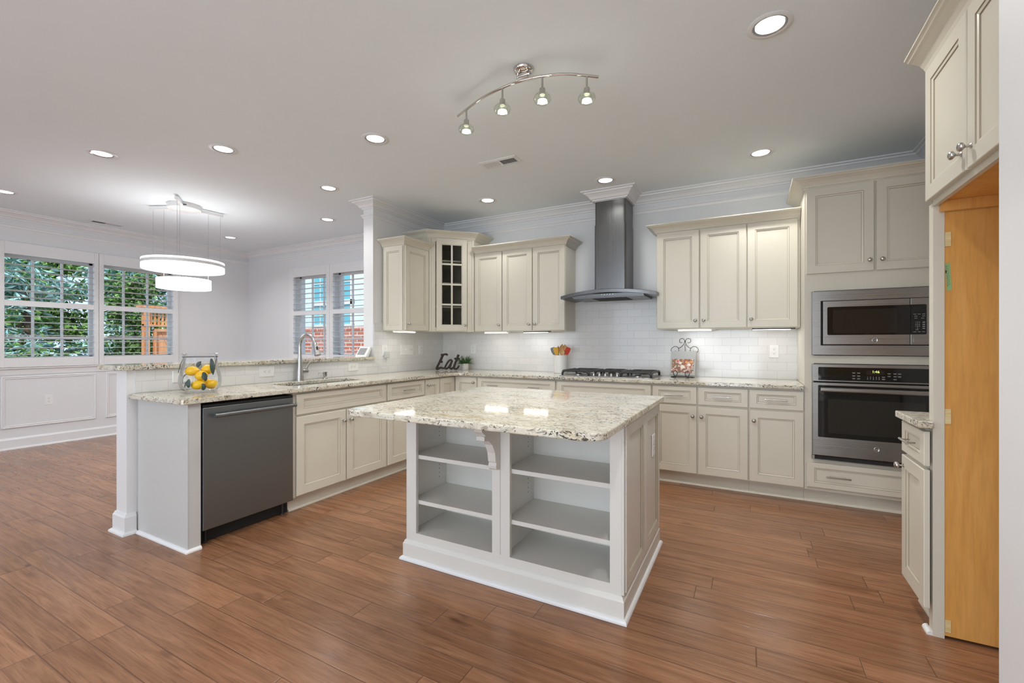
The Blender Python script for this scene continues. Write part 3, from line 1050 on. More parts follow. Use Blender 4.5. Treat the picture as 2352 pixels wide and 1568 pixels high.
# ------------------------------------------------------------------ worktops
arc = [(-2.785 + 0.12 * math.cos(a), 3.98 + 0.12 * math.sin(a)) for a in [PI - 0.5 * PI * i / 6 for i in range(7)]]
outer = [(-3.562, 1.374), (-2.913, 1.374), (-2.905, 1.382)] + [(p[0], p[1]) for p in arc] + [(0.374, 4.10), (0.382, 4.108), (0.382, 4.747), (-3.562, 4.747)]
hole = rrect(-3.42, -3.10, 2.22, 2.97, 0.05)
tag(slab('countertop', outer, [hole], CT0, CT1, M['granite'], 0.005), 'long granite countertop running round the corner from sink to oven', 'countertop')
tag(slab('bar_top', rrect(-3.868, -3.537, 1.316, 3.515, [0.02, 0.012, 0.004, 0.004], 3), [], 1.0695, 1.101, M['granite'], 0.005), 'raised granite breakfast bar top behind the sink', 'countertop')
tag(slab('island_top', rrect(-1.795, -0.466, 1.560, 2.892, [0.07, 0.085, 0.008, 0.008], 7), [], CT0, CT1, M['granite'], 0.006), 'large pale granite top of the kitchen island', 'countertop')
tag(slab('small_countertop', [(0.638, 2.478), (0.635, 2.481), (0.635, 2.812), (0.638, 2.815), (1.262, 2.815), (1.262, 2.556), (0.686, 2.556), (0.686, 2.478)], [], CT0, CT1, M['granite'], 0.005),
    'short granite countertop poking out beside the refrigerator panel', 'countertop')

# ------------------------------------------------------------------ island
ISL = [M['island'], M['glaze']]
t = thing('kitchen_island', 'off-white kitchen island with open shelves facing the viewer', 'kitchen island', (-1.125, 2.42, 0))
IX0, IX1, IY0, IY1 = -1.752, -0.507, 1.985, 2.858
zb, zt, ys = 0.158, CT0 - 0.001, 2.345
mb = MB()
mb.box(IX0, IX0 + 0.018, IY0 + 0.02, IY1, 0.02, zt).box(IX1 - 0.018, IX1, IY0 + 0.02, IY1, 0.02, zt)
mb.box(IX0 + 0.018, IX1 - 0.018, ys, IY1, 0.02, zt)
mb.box(IX0 + 0.018, IX1 - 0.018, IY0 + 0.02, ys, 0.02, zb)
for a, b in ((IX0, -1.681), (-1.176, -1.128), (-1.126, -1.072), (-0.556, IX1 + 0.004)):
    mb.box(a, b, IY0, IY0 + 0.02, zb, zt)
mb.box(-1.142, -1.108, IY0 + 0.02, ys, zb, zt)
mb.box(IX0, IX1 + 0.004, IY0, IY0 + 0.02, 0.02, zb)
mb.box(IX0 + 0.02, IX1 - 0.02, IY0 + 0.006, ys, zt - 0.012, zt)
mb.prism([(IX1 + 0.004, IY0 + 0.002), (IX1 + 0.014, IY0 + 0.004), (IX1 + 0.014, IY0 + 0.018), (IX1 + 0.004, IY0 + 0.02)], 'z', 0.115, zt)
mb.build('body', M['island'], t, True)
for a, b in ((IX0 + 0.0185, -1.1425), (-1.1075, IX1 - 0.0185)):
    for z in (0.330, 0.590):
        MB().box(a, b, IY0 + 0.022, ys - 0.0005, z - 0.011, z + 0.011).build('shelf', M['island'], t, True)
holes = MB()
for x, s in ((IX0 + 0.0182, 1), (-1.1422, -1), (-1.1078, 1), (IX1 - 0.0182, -1)):
    for y in (2.06, 2.27):
        for zc in (0.40, 0.66):
            for i in range(6):
                z = zc + i * 0.026
                holes.prism([(y + 0.003 * math.cos(q * PI / 3), z + 0.003 * math.sin(q * PI / 3)) for q in range(6)], 'x', x, x + 0.0006 * s)
holes.build('pin_hole_dots', M['void'], t, True)['kind'] = 'stuff'
for a, b in ((2.012, 2.428), (2.436, 2.852)):
    o = front(MB(), a, b, 0.118, zt - 0.012, 0.058, 0.052)
    o.v = [(IX1 - p[1], p[0], p[2]) for p in o.v]
    o.build('side_panel', ISL, t, True)
for a, b in ((-1.745, -1.130), (-1.122, -0.512)):
    o = front(MB(), a, b, 0.118, zt - 0.012)
    o.v = [(p[0], IY1 - p[1], p[2]) for p in o.v]
    o.build('rear_door', [M['cab'], M['glaze']], t, True)
IB = [(0, 0), (0.0145, 0), (0.0145, 0.092), (0.010, 0.098), (0.008, 0.106), (0.003, 0.112), (0, 0.113)]
ish = [(0.0145, 0), (0.030, 0), (0.0295, 0.008), (0.0245, 0.0155), (0.018, 0.019), (0.0145, 0.0195)]
ring = [(IX0, IY0), (IX1 + 0.004, IY0), (IX1 + 0.004, IY1), (IX0, IY1)]
ring = ring[::1]
MB().sweep(IB, ring, 0, True).build('baseboard', M['island'], t, True)
MB().sweep(ish, ring, 0, True).build('shoe_moulding', M['trim'], t, True)
# scrolled bracket carrying the overhang: profile in (y, z), seen from the side
cp = [(1.985, 0.598), (1.962, 0.598), (1.950, 0.607), (1.946, 0.622), (1.952, 0.636), (1.944, 0.644), (1.937, 0.690), (1.912, 0.735), (1.876, 0.762), (1.838, 0.768),
      (1.834, 0.770), (1.834, 0.790), (1.838, 0.792), (1.846, 0.794), (1.815, 0.815), (1.800, 0.846), (1.797, 0.8828), (1.985, 0.8828)]
MB().prism(cp, 'x', -1.176, -1.130).build('corbel', M['island'], t, True, 0.0015)

# ------------------------------------------------------------------ appliances
def badge(par, x, y, z, r=0.017):
    """The round maker's badge: bright rim, dark disc, looped lettering."""
    mb = MB()
    mb.lathe([(0.0, 0.0), (r, 0.0), (r, 0.0025), (r * 0.86, 0.0035), (r * 0.80, 0.003), (0.0, 0.003)], (0, 0, 0), 24, 'y')
    mb.v = [(x + p[0], y - p[1], z + p[2]) for p in mb.v]
    b = mb.build('badge', M['nickel'], par)
    mb = MB().lathe([(0.0, 0.003), (r * 0.66, 0.003), (r * 0.66, 0.0034), (0.0, 0.0034)], (0, 0, 0), 20, 'y')
    mb.v = [(x + p[0], y - p[1], z + p[2]) for p in mb.v]
    mb.build('badge_disc', M['rubber'], b)
    text('badge_lettering', 'GE', r * 0.92, M['white'], b, (x, y - 0.0036, z), shear=0.25)


# dishwasher (stands in the sink run, front towards the island)
t = thing('dishwasher', 'dark stainless dishwasher with bar handle under the peninsula worktop', 'dishwasher', (-2.955, 1.494, 0), RP)
W = 0.620
MB().box(0.004, W - 0.004, 0.002, 0.560, 0.100, 0.868).build('tub', M['void'], t)
mb = MB().box(0.006, W - 0.008, -0.024, 0.0015, 0.100, 0.850)
mb.build('door', M['dish'], t, False, 0.003)
mb = MB().box(0.006, W - 0.008, -0.020, 0.0015, 0.853, 0.866)
mb.build('control_strip', M['bglass'], t)
mb = MB()
mb.prism(rrect(-0.012, 0.012, 0.786, 0.812, 0.010, 4), 'x', 0.055, W - 0.012, 0, True)
mb.v = [(p[0], p[1] - 0.062, p[2]) for p in mb.v]
for x in (0.075, W - 0.035):
    mb.box(x - 0.010, x + 0.010, -0.055, -0.023, 0.790, 0.808)
mb.build('handle', M['dish'], t)
MB().box(0.004, W - 0.004, 0.055, 0.068, 0.004, 0.099).build('toe_kick', M['void'], t)
for x in (0.05, W - 0.05):
    MB().lathe([(0.014, 0), (0.014, 0.012), (0.006, 0.014), (0.006, 0.0995)], (x, 0.038, 0), 10).build('levelling_foot', M['rubber'], t)

# microwave with its trim frame
t = thing('microwave', 'built-in stainless microwave above the wall oven', 'microwave', (0.385, 4.130, 1.154))
mb = MB()
TW, TH = 0.760, 0.489
x0 = 0.045
pr = [(0, 0, -0.014), (0, 0, 0.008), (0.003, 0.003, 0.010), (0.056, 0.074, 0.010), (0.058, 0.076, 0.006), (0.058, 0.076, -0.014)]
mb.rings(x0, x0 + TW, 0.0, TH, pr, lambda p, q, o: (p, -o, q), [0] * 6, False, False)
mb.build('trim_frame', M['steel'], t)
MB().box(x0 + 0.060, x0 + TW - 0.060, 0.016, 0.42, 0.077, TH - 0.077).build('housing', M['void'], t)
MB().box(x0 + 0.058, x0 + TW - 0.058, 0.012, 0.0155, 0.076, TH - 0.076).build('shadow_gap', M['void'], t)
dr = MB().box(0.116, 0.628, -0.010, 0.010, 0.080, 0.412).build('door', M['steel'], t, False, 0.004)
MB().prism(rrect(0.142, 0.6275, 0.153, 0.366, [0.010, 0.001, 0.001, 0.010], 4), 'y', -0.0125, -0.0095).build('door_glass', M['bglass'], dr)
MB().prism(rrect(0.179, 0.555, 0.167, 0.343, 0.005, 3), 'y', -0.0132, -0.0126).build('window', M['bwin'], dr)
badge(dr, 0.430, -0.010, 0.113)
cp_ = MB().box(0.630, 0.742, -0.010, 0.010, 0.080, 0.412).build('control_panel', M['steel'], t, False, 0.003)
MB().prism(rrect(0.6305, 0.716, 0.153, 0.366, [0.001, 0.008, 0.008, 0.001], 4), 'y', -0.0125, -0.0095).build('keypad_glass', M['bglass'], cp_)
MB().box(0.642, 0.711, -0.0130, -0.0126, 0.321, 0.350).build('display', M['void'], cp_)
mb = MB()
for r_, (zz, xs) in enumerate(((0.297, (0.652, 0.676, 0.700)), (0.283, (0.658, 0.700)), (0.268, (0.658, 0.694)), (0.186, (0.664,)), (0.172, (0.652, 0.676, 0.700)))):
    for xx in xs:
        mb.box(xx - 0.008, xx + 0.008, -0.0129, -0.0126, zz - 0.0013, zz + 0.0013)
for zz in (0.239, 0.224, 0.210, 0.196):
    mb.box(0.694, 0.707, -0.0129, -0.0126, zz - 0.0025, zz + 0.0025)
mb.build('key_marking', M['print'], cp_)
for zz, row in ((0.239, '1 2 3'), (0.224, '4 5 6'), (0.210, '7 8 9'), (0.196, '- 0 -')):
    text('key_digits', row, 0.0125, M['print'], cp_, (0.667, -0.0127, zz))
MB().prism(rrect(0.645, 0.720, 0.094, 0.131, 0.006, 4), 'y', -0.0125, -0.0095).build('door_button', M['steel'], cp_, False, 0.0008)

# wall oven
t = thing('wall_oven', 'stainless wall oven with black glass door under the microwave', 'oven', (0.385, 4.130, 0.352))
x0, x1 = 0.046, 0.806
MB().box(x0 + 0.024, x1 - 0.024, 0.022, 0.56, 0.012, 0.728).build('housing', M['void'], t)
pan = MB().box(x0, x1, -0.020, 0.018, 0.601, 0.734).build('control_panel', M['steel'], t, False, 0.004)
MB().prism(rrect(x0 + 0.038, x1 - 0.038, 0.612, 0.712, 0.006, 4), 'y', -0.0225, -0.0195).build('panel_glass', M['bglass'], pan)
MB().box(0.378, 0.483, -0.0232, -0.0226, 0.662, 0.694).build('display', M['bwin'], pan)
text('clock_digits', '1:46', 0.026, M['clock'], pan, (0.432, -0.0236, 0.683))
text('key_digits', '1   2   3   4   5\n6   7   8   9   0', 0.0125, M['print'], pan, (0.418, -0.0228, 0.637))
mb = MB()
for xx, zs in ((0.303, (0.672, 0.650, 0.630)), (0.332, (0.672, 0.650, 0.630)), (0.476, (0.646, 0.631)), (0.508, (0.672, 0.653)), (0.541, (0.672, 0.652, 0.632)), (0.566, (0.672, 0.652))):
    for zz in zs:
        mb.box(xx - 0.0095, xx + 0.0095, -0.0230, -0.0226, zz + 0.0008, zz + 0.0026)
        mb.box(xx - 0.0075, xx + 0.0075, -0.0230, -0.0226, zz - 0.0028, zz - 0.0010)
mb.build('key_marking', M['print'], pan)
dr = MB().box(x0, x1, -0.026, 0.018, 0.036, 0.594).build('door', M['steel'], t, False, 0.004)
MB().prism(rrect(x0 + 0.036, x1 - 0.036, 0.178, 0.574, 0.008, 4), 'y', -0.0285, -0.0255).build('door_glass', M['bglass'], dr)
MB().prism(rrect(x0 + 0.098, x1 - 0.098, 0.213, 0.470, 0.006, 4), 'y', -0.0292, -0.0286).build('window', M['bwin'], dr)
mb = MB()
mb.prism(rrect(-0.011, 0.011, 0.527, 0.561, 0.009, 4), 'x', x0 + 0.048, x1 - 0.048, 0, True)
mb.v = [(p[0], p[1] - 0.068, p[2]) for p in mb.v]
for x in (x0 + 0.070, x1 - 0.070):
    mb.box(x - 0.012, x + 0.012, -0.060, -0.028, 0.533, 0.555)
mb.build('handle', M['steel'], dr)
badge(dr, 0.437, -0.026, 0.118)
mb = MB().box(x0, x1, -0.012, 0.018, 0.006, 0.031)
mb.build('vent_strip', M['void'], t)
MB().box(x0, x1, -0.018, 0.018, 0.000, 0.0055).box(x0, x0 + 0.016, -0.018, 0.018, 0.0055, 0.0345).box(x1 - 0.016, x1, -0.018, 0.018, 0.0055, 0.0345).build('vent_frame', M['steel'], t)

# range hood: arched canopy, flat underside, two-stage chimney
t = thing('range_hood', 'dark stainless chimney range hood over the gas cooktop', 'range hood', (-1.243, 4.55, 1.70))
mb = MB()
n = 20
hx0, hx1, hy = -1.722, -0.764, 4.300
top, bot = [], []
vs, fs = [], []
for i in range(n + 1):
    u = -1 + 2 * i / n
    x = hx0 + (hx1 - hx0) * i / n
    zc = 1.700 + 0.044 * (1 - u * u)
    yf = hy - 0.055 * (1 - u * u)
    vs += [(x, yf, zc), (x, yf, zc + 0.029), (x, yf + 0.014, zc + 0.034), (x, 4.745, zc + 0.034), (x, 4.745, zc), (x, yf + 0.012, zc)]
for i in range(n):
    for q in range(6):
        r = (q + 1) % 6
        fs.append((i * 6 + q, i * 6 + r, i * 6 + 6 + r, i * 6 + 6 + q))
fs += [(5, 4, 3, 2, 1, 0), tuple(n * 6 + q for q in range(6))]
mb.add(vs, fs, 0, True)
can = mb.build('canopy', M['steel_dark'], t, True)
un = MB().box(-1.60, -0.885, 4.345, 4.742, 1.702, 1.7385)
un.box(-1.60, -0.885, 4.320, 4.345, 1.710, 1.7385)
un = un.build('underside', M['steel_dark'], t, True)
MB().box(-1.42, -1.07, 4.42, 4.70, 1.6995, 1.7015).build('filter', M['void'], un).location = (1.243, -4.55, -1.70)
for x in (-1.53, -0.955):
    mb = MB().lathe([(0.0, -0.0015), (0.028, -0.0015), (0.030, 0.0), (0.030, 0.001)], (x, 4.50, 1.701), 16)
    mb.build('hood_lamp', M['baffle'], un).location = (1.243, -4.55, -1.70)
btn = MB()
for i in range(5):
    btn.lathe([(0.0, -0.005), (0.006, -0.005), (0.007, 0.0), (0.007, 0.003)], (-1.29 + 0.028 * i, 4.318, 1.728), 10, 'y')
btn.build('buttons', M['nickel'], un).location = (1.243, -4.55, -1.70)
MB().prism(rrect(CH0, CH1, CHY, 4.747, [0.022, 0.022, 0.001, 0.001], 5), 'z', 1.7605, 2.455, 0, True).build('chimney', M['steel_dark'], t, True)
MB().prism(rrect(CH0 + 0.004, CH1 - 0.004, CHY + 0.004, 4.747, [0.022, 0.022, 0.001, 0.001], 5), 'z', 2.4555, 2.693, 0, True).build('upper_chimney', M['steel_dark'], t, True)

# gas cooktop
t = thing('gas_cooktop', 'black-grated gas cooktop set in the granite below the hood', 'cooktop', (-1.24, 4.45, CT1))
MB().prism(rrect(-0.462, 0.462, -0.245, 0.245, 0.012, 4), 'z', 0.0003, 0.007).build('tray', M['steel'], t, False, 0.002)
burn = ((-0.30, -0.11), (-0.30, 0.12), (0.0, 0.06), (0.30, -0.11), (0.30, 0.12))
for i, (x, y) in enumerate(burn):
    r = 0.052 if i == 2 else 0.040
    b = MB().lathe([(r, 0.007), (r, 0.016), (r * 0.8, 0.019), (0.0, 0.019)], (x, y, 0), 20).build('burner', M['nickel'], t)
    MB().lathe([(r * 0.78, 0.0195), (r * 0.78, 0.026), (r * 0.6, 0.029), (0.0, 0.029)], (x, y, 0), 20).build('burner_cap', M['black'], b)
for gx, gw in ((-0.30, 0.142), (0.0, 0.132), (0.30, 0.142)):
    g_ = MB()
    R = 0.0095
    z = 0.050
    ya, yb = -0.205 if gx else -0.10, 0.215
    lo = 0.0165
    for s in (-1, 1):
        x = gx + s * gw
        g_.tube(bez([(x, ya, lo), (x, ya + 0.010, 0.040), (x, ya + 0.035, z), (x, ya + 0.10, z), (x, yb - 0.10, z), (x, yb - 0.035, z), (x, yb - 0.010, 0.040), (x, yb, lo)], 4), R, 8)
    for y in (ya, yb):
        s = 1 if y == ya else -1
        g_.tube(bez([(gx - gw, y + s * 0.004, lo), (gx - gw + 0.012, y, 0.040), (gx - gw + 0.04, y, z), (gx, y, z), (gx + gw - 0.04, y, z), (gx + gw - 0.012, y, 0.040), (gx + gw, y + s * 0.004, lo)], 4), R, 8)
    ym = (ya + yb) / 2
    g_.tube([(gx - gw, ym, z), (gx + gw, ym, z)], R, 8)
    for (bx, by) in burn:
        if abs(bx - gx) < 0.05:
            for dx, dy in ((1, 0), (-1, 0), (0, 1), (0, -1)):
                e = (gx + dx * gw, by) if dx else (bx, (ya if dy < 0 and by < ym else yb if dy > 0 and by > ym else ym))
                g_.tube([(bx + dx * 0.026, by + dy * 0.026, z + 0.004), (bx + dx * 0.05, by + dy * 0.05, z + 0.001), (e[0], e[1], z - 0.002)], [R * 0.7, R * 0.9, R], 8)
    for sx in (-1, 1):
        for y in (ya, yb):
            g_.lathe([(0.009, 0.0072), (0.011, 0.012), (0.010, 0.024)], (gx + sx * gw * 0.985, y, 0), 8)
    g_.build('grate', M['black'], t)
for i in range(5):
    k_ = MB().lathe([(0.019, 0.0072), (0.019, 0.010), (0.0145, 0.012), (0.0135, 0.030), (0.011, 0.032), (0.0, 0.032)], (-0.118 + 0.059 * i, -0.178, 0), 16)
    k_.box(-0.118 + 0.059 * i - 0.003, -0.118 + 0.059 * i + 0.003, -0.192, -0.164, 0.030, 0.036)
    k_.build('control_knob', M['nickel'], t)

# sink, faucet, soap dispenser
t = thing('sink', 'undermount steel sink basin in the granite worktop below the faucet', 'sink', (-3.26, 2.595, 0.70))
mb = MB()
o1, i1, b1 = rrect(-3.445, -3.075, 2.195, 2.995, 0.06), rrect(-3.426, -3.094, 2.214, 2.976, 0.05), rrect(-3.40, -3.12, 2.24, 2.95, 0.05)
L = len(o1)
vs = [(p[0], p[1], 0.8835) for p in o1] + [(p[0], p[1], 0.8835) for p in i1] + [(p[0], p[1], 0.705) for p in b1] + [(p[0], p[1], 0.700) for p in b1] + [(p[0] * 1.0, p[1], 0.875) for p in o1]
fs = []
for i in range(L):
    j = (i + 1) % L
    fs += [(i, j, L + j, L + i), (L + i, L + j, 2 * L + j, 2 * L + i), (3 * L + i, 3 * L + j, 4 * L + j, 4 * L + i), (4 * L + i, 4 * L + j, j, i)]
fs += [tuple(2 * L + i for i in range(L)), tuple(3 * L + i for i in range(L))]
mb.add(vs, fs)
mb.build('basin', M['sink'], t, True)
MB().lathe([(0.042, 0.7055), (0.042, 0.708), (0.03, 0.707), (0.0, 0.707)], (-3.26, 2.6, 0), 20).build('drain', M['nickel'], t, True)

FXC, FYC = -3.497, 2.578
t = thing('kitchen_faucet', 'tall satin gooseneck faucet with pull-down sprayer at the sink', 'faucet', (FXC, FYC, CT1))
MB().lathe([(0.0, 0.0002), (0.031, 0.0002), (0.031, 0.008), (0.0295, 0.04), (0.027, 0.09), (0.0225, 0.15), (0.018, 0.195), (0.0165, 0.215), (0.0, 0.215)], (0, 0, 0), 28).build('body', M['faucet'], t)
pts = [(0, 0, 0.205), (0, 0, 0.30)]
for i in range(15):
    a = PI - (PI * 0.90) * i / 14
    pts.append((0.098 + 0.098 * math.cos(a), 0, 0.300 + 0.104 * math.sin(a)))
MB().tube(pts, [0.0150] * 2 + [0.0142] * 15, 16).build('spout', M['faucet'], t)
ex = Vector(pts[-1])
dn = (Vector(pts[-1]) - Vector(pts[-2])).normalized()
hd = [ex, ex + dn * 0.004, ex + dn * 0.03, ex + dn * 0.085, ex + dn * 0.113, ex + dn * 0.116]
sp = MB().tube(hd, [0.0148, 0.0165, 0.0175, 0.0240, 0.0275, 0.024], 18).build('spray_head', M['faucet'], t)
q = ex + dn * 0.055
MB().tube([q + Vector((0.0165, -0.006, -0.022)), q + Vector((0.021, -0.006, 0.0)), q + Vector((0.0165, -0.006, 0.020))], [0.007, 0.008, 0.007], 8).build('spray_button', M['rubber'], sp)
hb = MB().lathe([(0.0, 0.012), (0.022, 0.012), (0.022, 0.058), (0.0205, 0.074), (0.0, 0.076)], (0, 0, 0.083), 18, 'y').build('handle_hub', M['faucet'], t)
MB().tube(bez([(0.0, 0.064, 0.092), (0.004, 0.072, 0.120), (0.008, 0.088, 0.150), (0.010, 0.108, 0.172)], 5), [0.011 - 0.0003 * i for i in range(16)], 12, 0, False, ((1, 0, 0), 0.55)).build('lever', M['faucet'], hb)

t = thing('soap_dispenser', 'small steel soap dispenser pump on the worktop beside the faucet', 'soap dispenser', (-3.500, 2.845, CT1))
MB().lathe([(0.0, 0.0002), (0.024, 0.0002), (0.024, 0.004), (0.016, 0.010), (0.0135, 0.016), (0.017, 0.022), (0.0185, 0.026), (0.0185, 0.052), (0.0205, 0.060), (0.0205, 0.063), (0.0, 0.064)], (0, 0, 0), 20).build('pump', M['faucet'], t)
MB().tube(bez([(0, -0.012, 0.048), (0.012, -0.040, 0.054), (0.022, -0.075, 0.056), (0.028, -0.098, 0.050)], 4), 0.0042, 8).build('nozzle', M['faucet'], t)

# ------------------------------------------------------------------ lamps
KW, NW = (1.0, 0.985, 0.95), (1.0, 0.985, 0.96)
P_DOWN = 7.0


def downlight():
    t = thing('recessed_light', 'x', 'ceiling light', (0, 0, CEIL), 0, 'recessed ceiling lights')
    MB().lathe([(0.074, 0.0), (0.099, -0.0005), (0.100, -0.003), (0.096, -0.006), (0.078, -0.007), (0.074, -0.004)], (0, 0, 0), 40, close=True).build('trim_ring', M['trim'], t)
    MB().lathe([(0.0735, -0.0055), (0.0665, -0.0005), (0.062, -0.0005), (0.072, -0.0065)], (0, 0, 0), 40, close=True).build('baffle', M['baffle'], t)
    MB().lathe([(0.0, -0.0040), (0.030, -0.0042), (0.052, -0.0034), (0.0655, -0.0012), (0.0655, -0.0005), (0.0, -0.0005)], (0, 0, 0), 40).build('lens', M['lens'], t)
    return t


DL = [(0.090, 2.493, 'large recessed light over the aisle in front of the refrigerator space', KW, 1.1), (-2.490, 2.475, 'recessed light above the near worktop, between faucet and track lamp', KW, 1),
      (-3.690, 2.038, 'recessed light above the near end of the breakfast bar', NW, 1), (-4.653, 1.621, 'recessed light in the dining ceiling, closest to the near bar end', NW, 1),
      (-3.694, 3.045, 'recessed light above the far part of the bar, near the upright wall end', NW, 1), (0.085, 4.130, 'recessed light in front of the oven tower top', KW, 1),
      (-1.200, 4.134, 'recessed light just in front of the range hood chimney', KW, 0.7), (-2.493, 4.114, 'recessed light before the glass corner cabinet, smallest in the kitchen', KW, 0.6),
      (-4.648, 3.812, 'recessed dining light between the ring lamp and the upright wall end', NW, 1), (-6.690, 3.793, 'recessed dining light in the far corner behind the ring lamp', NW, 1),
      (-6.696, 1.559, 'recessed dining light at the window wall, cut by the picture edge', NW, 1)]
proto = downlight()
for i, (x, y, lab, c, f) in enumerate(DL):
    o = proto if i == 0 else dup(proto, (x, y, CEIL))
    o.location = (x, y, CEIL)
    o['label'] = lab
    lamp('downlight_lamp', 'AREA', (x, y, CEIL - 0.012), P_DOWN * f * (0.6 if x < -3 else 1.0), c, (0, 0, 0), 0.12, shape='DISK', spread=150 if i == 0 else 125)

# ambient fill lamps without fixtures, added on the unseen ceiling behind the viewer
for x, y, pw in ((0.0, 0.75, 11), (-1.25, 0.75, 5), (-2.6, 0.55, 4), (-1.25, -1.0, 5), (-4.6, -0.6, 6)):
    lamp('rear_ceiling_fill', 'AREA', (x, y, CEIL - 0.012), pw, KW, (0, 0, 0), 0.12, shape='DISK', spread=150)

# bowed track lamp with four heads
t = thing('track_light', 'bowed chrome track lamp with four glass-shaded spots over the island', 'ceiling lamp', (-1.12, 2.24, CEIL))
MB().lathe([(0.0, -0.028), (0.030, -0.028), (0.048, -0.022), (0.056, -0.012), (0.058, 0.0), (0.0, 0.0)], (-1.120, 2.240, CEIL), 28).build('canopy', M['chrome'], t, True)
RZ = 2.695
rp = [(-1.640, 2.340, RZ), (-1.539, 2.295, RZ), (-1.233, 2.206, RZ), (-1.110, 2.194, RZ), (-0.988, 2.204, RZ), (-0.779, 2.306, RZ), (-0.724, 2.358, RZ)]
rp = [(-1.640, 2.340, RZ), (-1.400, 2.238, RZ), (-1.235, 2.200, RZ), (-1.110, 2.190, RZ), (-0.990, 2.207, RZ), (-0.860, 2.254, RZ), (-0.724, 2.356, RZ)]
curve = bez(rp, 8)
MB().tube(curve, 0.0075, 12).build('rail', M['chrome'], t, True)
for x in (-1.155, -1.085):
    MB().tube([(x, 2.232, CEIL - 0.026), (x, 2.232, CEIL - 0.048), (x, 2.200, RZ + 0.004)], 0.004, 8).build('post', M['chrome'], t, True)
MB().tube([(-1.160, 2.232, CEIL - 0.040), (-1.080, 2.232, CEIL - 0.040)], 0.006, 8).build('mounting_bar', M['chrome'], t, True)
for x in (-1.545, -1.238, -0.985, -0.775):
    c = min(curve, key=lambda p: abs(p[0] - x))
    y = c[1]
    x = c[0]
    a = MB().tube([(x, y, RZ + 0.002), (x, y, RZ - 0.070)], 0.0058, 10).build('lamp_stem', M['nickel'], t, True)
    off = (1.12, -2.24, -CEIL)
    MB().lathe([(0.0, 0.002), (0.006, 0.002), (0.0155, -0.006), (0.0165, -0.012), (0.0165, -0.040), (0.0, -0.040)], (x, y, RZ - 0.062), 18).build('socket', M['nickel'], a).location = off
    MB().lathe([(0.017, -0.004), (0.030, -0.008), (0.046, -0.022), (0.050, -0.036), (0.046, -0.048), (0.036, -0.056), (0.034, -0.054), (0.043, -0.046), (0.047, -0.036), (0.043, -0.024), (0.029, -0.011), (0.017, -0.007)], (x, y, RZ - 0.088), 28, close=True).build('shade', M['shade'], a).location = off
    MB().lathe([(0.0, -0.056), (0.022, -0.056), (0.0245, -0.050), (0.0245, -0.046), (0.0, -0.046)], (x, y, RZ - 0.086), 20).build('bulb', M['bulb'], a).location = off
    MB().lathe([(0.0255, -0.058), (0.030, -0.056), (0.024, -0.020), (0.017, -0.014), (0.0, -0.014), (0.0, -0.018), (0.015, -0.018), (0.0225, -0.046)], (x, y, RZ - 0.086), 20).build('reflector', M['shade'], a).location = off
    lamp('spot_lamp', 'SPOT', (x, y, RZ - 0.150), 17, KW, (0, 0, 0), radius=0.022).data.spot_size = math.radians(125)

# two-ring chandelier
cx, cy = -5.575, 2.66
t = thing('ring_chandelier', 'white two-ring hanging lamp in front of the dining windows', 'chandelier', (cx, cy, CEIL))
mb = MB().lathe([(0.0, -0.055), (0.150, -0.055), (0.158, -0.050), (0.158, 0.0), (0.0, 0.0)], (cx, cy, CEIL), 40)
mb.build('canopy', M['white'], t, True)
for i in range(5):
    pass
hole_ = MB()
for i in range(5):
    a = -0.55 + 0.05 * i
    px, py = cx + 0.1585 * math.cos(a), cy + 0.1585 * math.sin(a)
    hole_.box(px - 0.004, px + 0.004, py - 0.004, py + 0.004, CEIL - 0.034, CEIL - 0.026)
hole_.build('vent_dots', M['void'], t, True)
dirs = [math.radians(205), math.radians(85), math.radians(-35)]
big, small = 0.380, 0.252
ZB, ZS = 2.055, 1.852
for a in dirs:
    d = Vector((math.cos(a), math.sin(a), 0))
    nrm_ = Vector((-d.y, d.x, 0))
    p0, p1 = Vector((cx, cy, 0)) + d * 0.150, Vector((cx, cy, 0)) + d * 0.395
    ar = MB()
    vs = [p0 + nrm_ * 0.017, p0 - nrm_ * 0.017, p1 - nrm_ * 0.017, p1 + nrm_ * 0.017]
    ar.prism([(v.x, v.y) for v in vs], 'z', CEIL - 0.046, CEIL - 0.016)
    ar.build('arm', M['white'], t, True)
    for rr, zz in ((big, ZB), (small, ZS)):
        q = Vector((cx, cy, 0)) + d * (rr - 0.012)
        MB().tube([(q.x, q.y, zz + 0.104), (q.x, q.y, CEIL - 0.046)], 0.0016, 6).build('cable', M['nickel'], t, True)
for rr, zz, nm in ((big, ZB, 'large_ring'), (small, ZS, 'small_ring')):
    band = MB().lathe([(rr + 0.001, 0.052), (rr + 0.001, 0.084), (rr - 0.022, 0.084), (rr - 0.022, 0.052)], (cx, cy, zz), 72, close=True).build(nm, M['white'], t, True)
    o_ = (-cx, -cy, -CEIL)
    MB().lathe([(rr - 0.023, 0.0845), (rr, 0.0845), (rr, 0.105), (rr - 0.023, 0.105)], (cx, cy, zz), 72, close=True).build('upper_diffuser', M['led'], band).location = o_
    MB().lathe([(rr - 0.030, 0.0), (rr, 0.0), (rr, 0.0515), (rr - 0.030, 0.0515)], (cx, cy, zz), 72, close=True).build('lower_diffuser', M['led'], band).location = o_
lamp('chandelier_glow', 'POINT', (cx, cy, 1.98), 13, (1, 1, 1), radius=0.2)
for rr, zz, pw in ((big, ZB, 10), (small, ZS, 9)):
    lamp('chandelier_ring_lamp', 'AREA', (cx, cy, zz - 0.004), pw, (1, 1, 1), (0, 0, 0), 2 * rr - 0.06, shape='DISK')

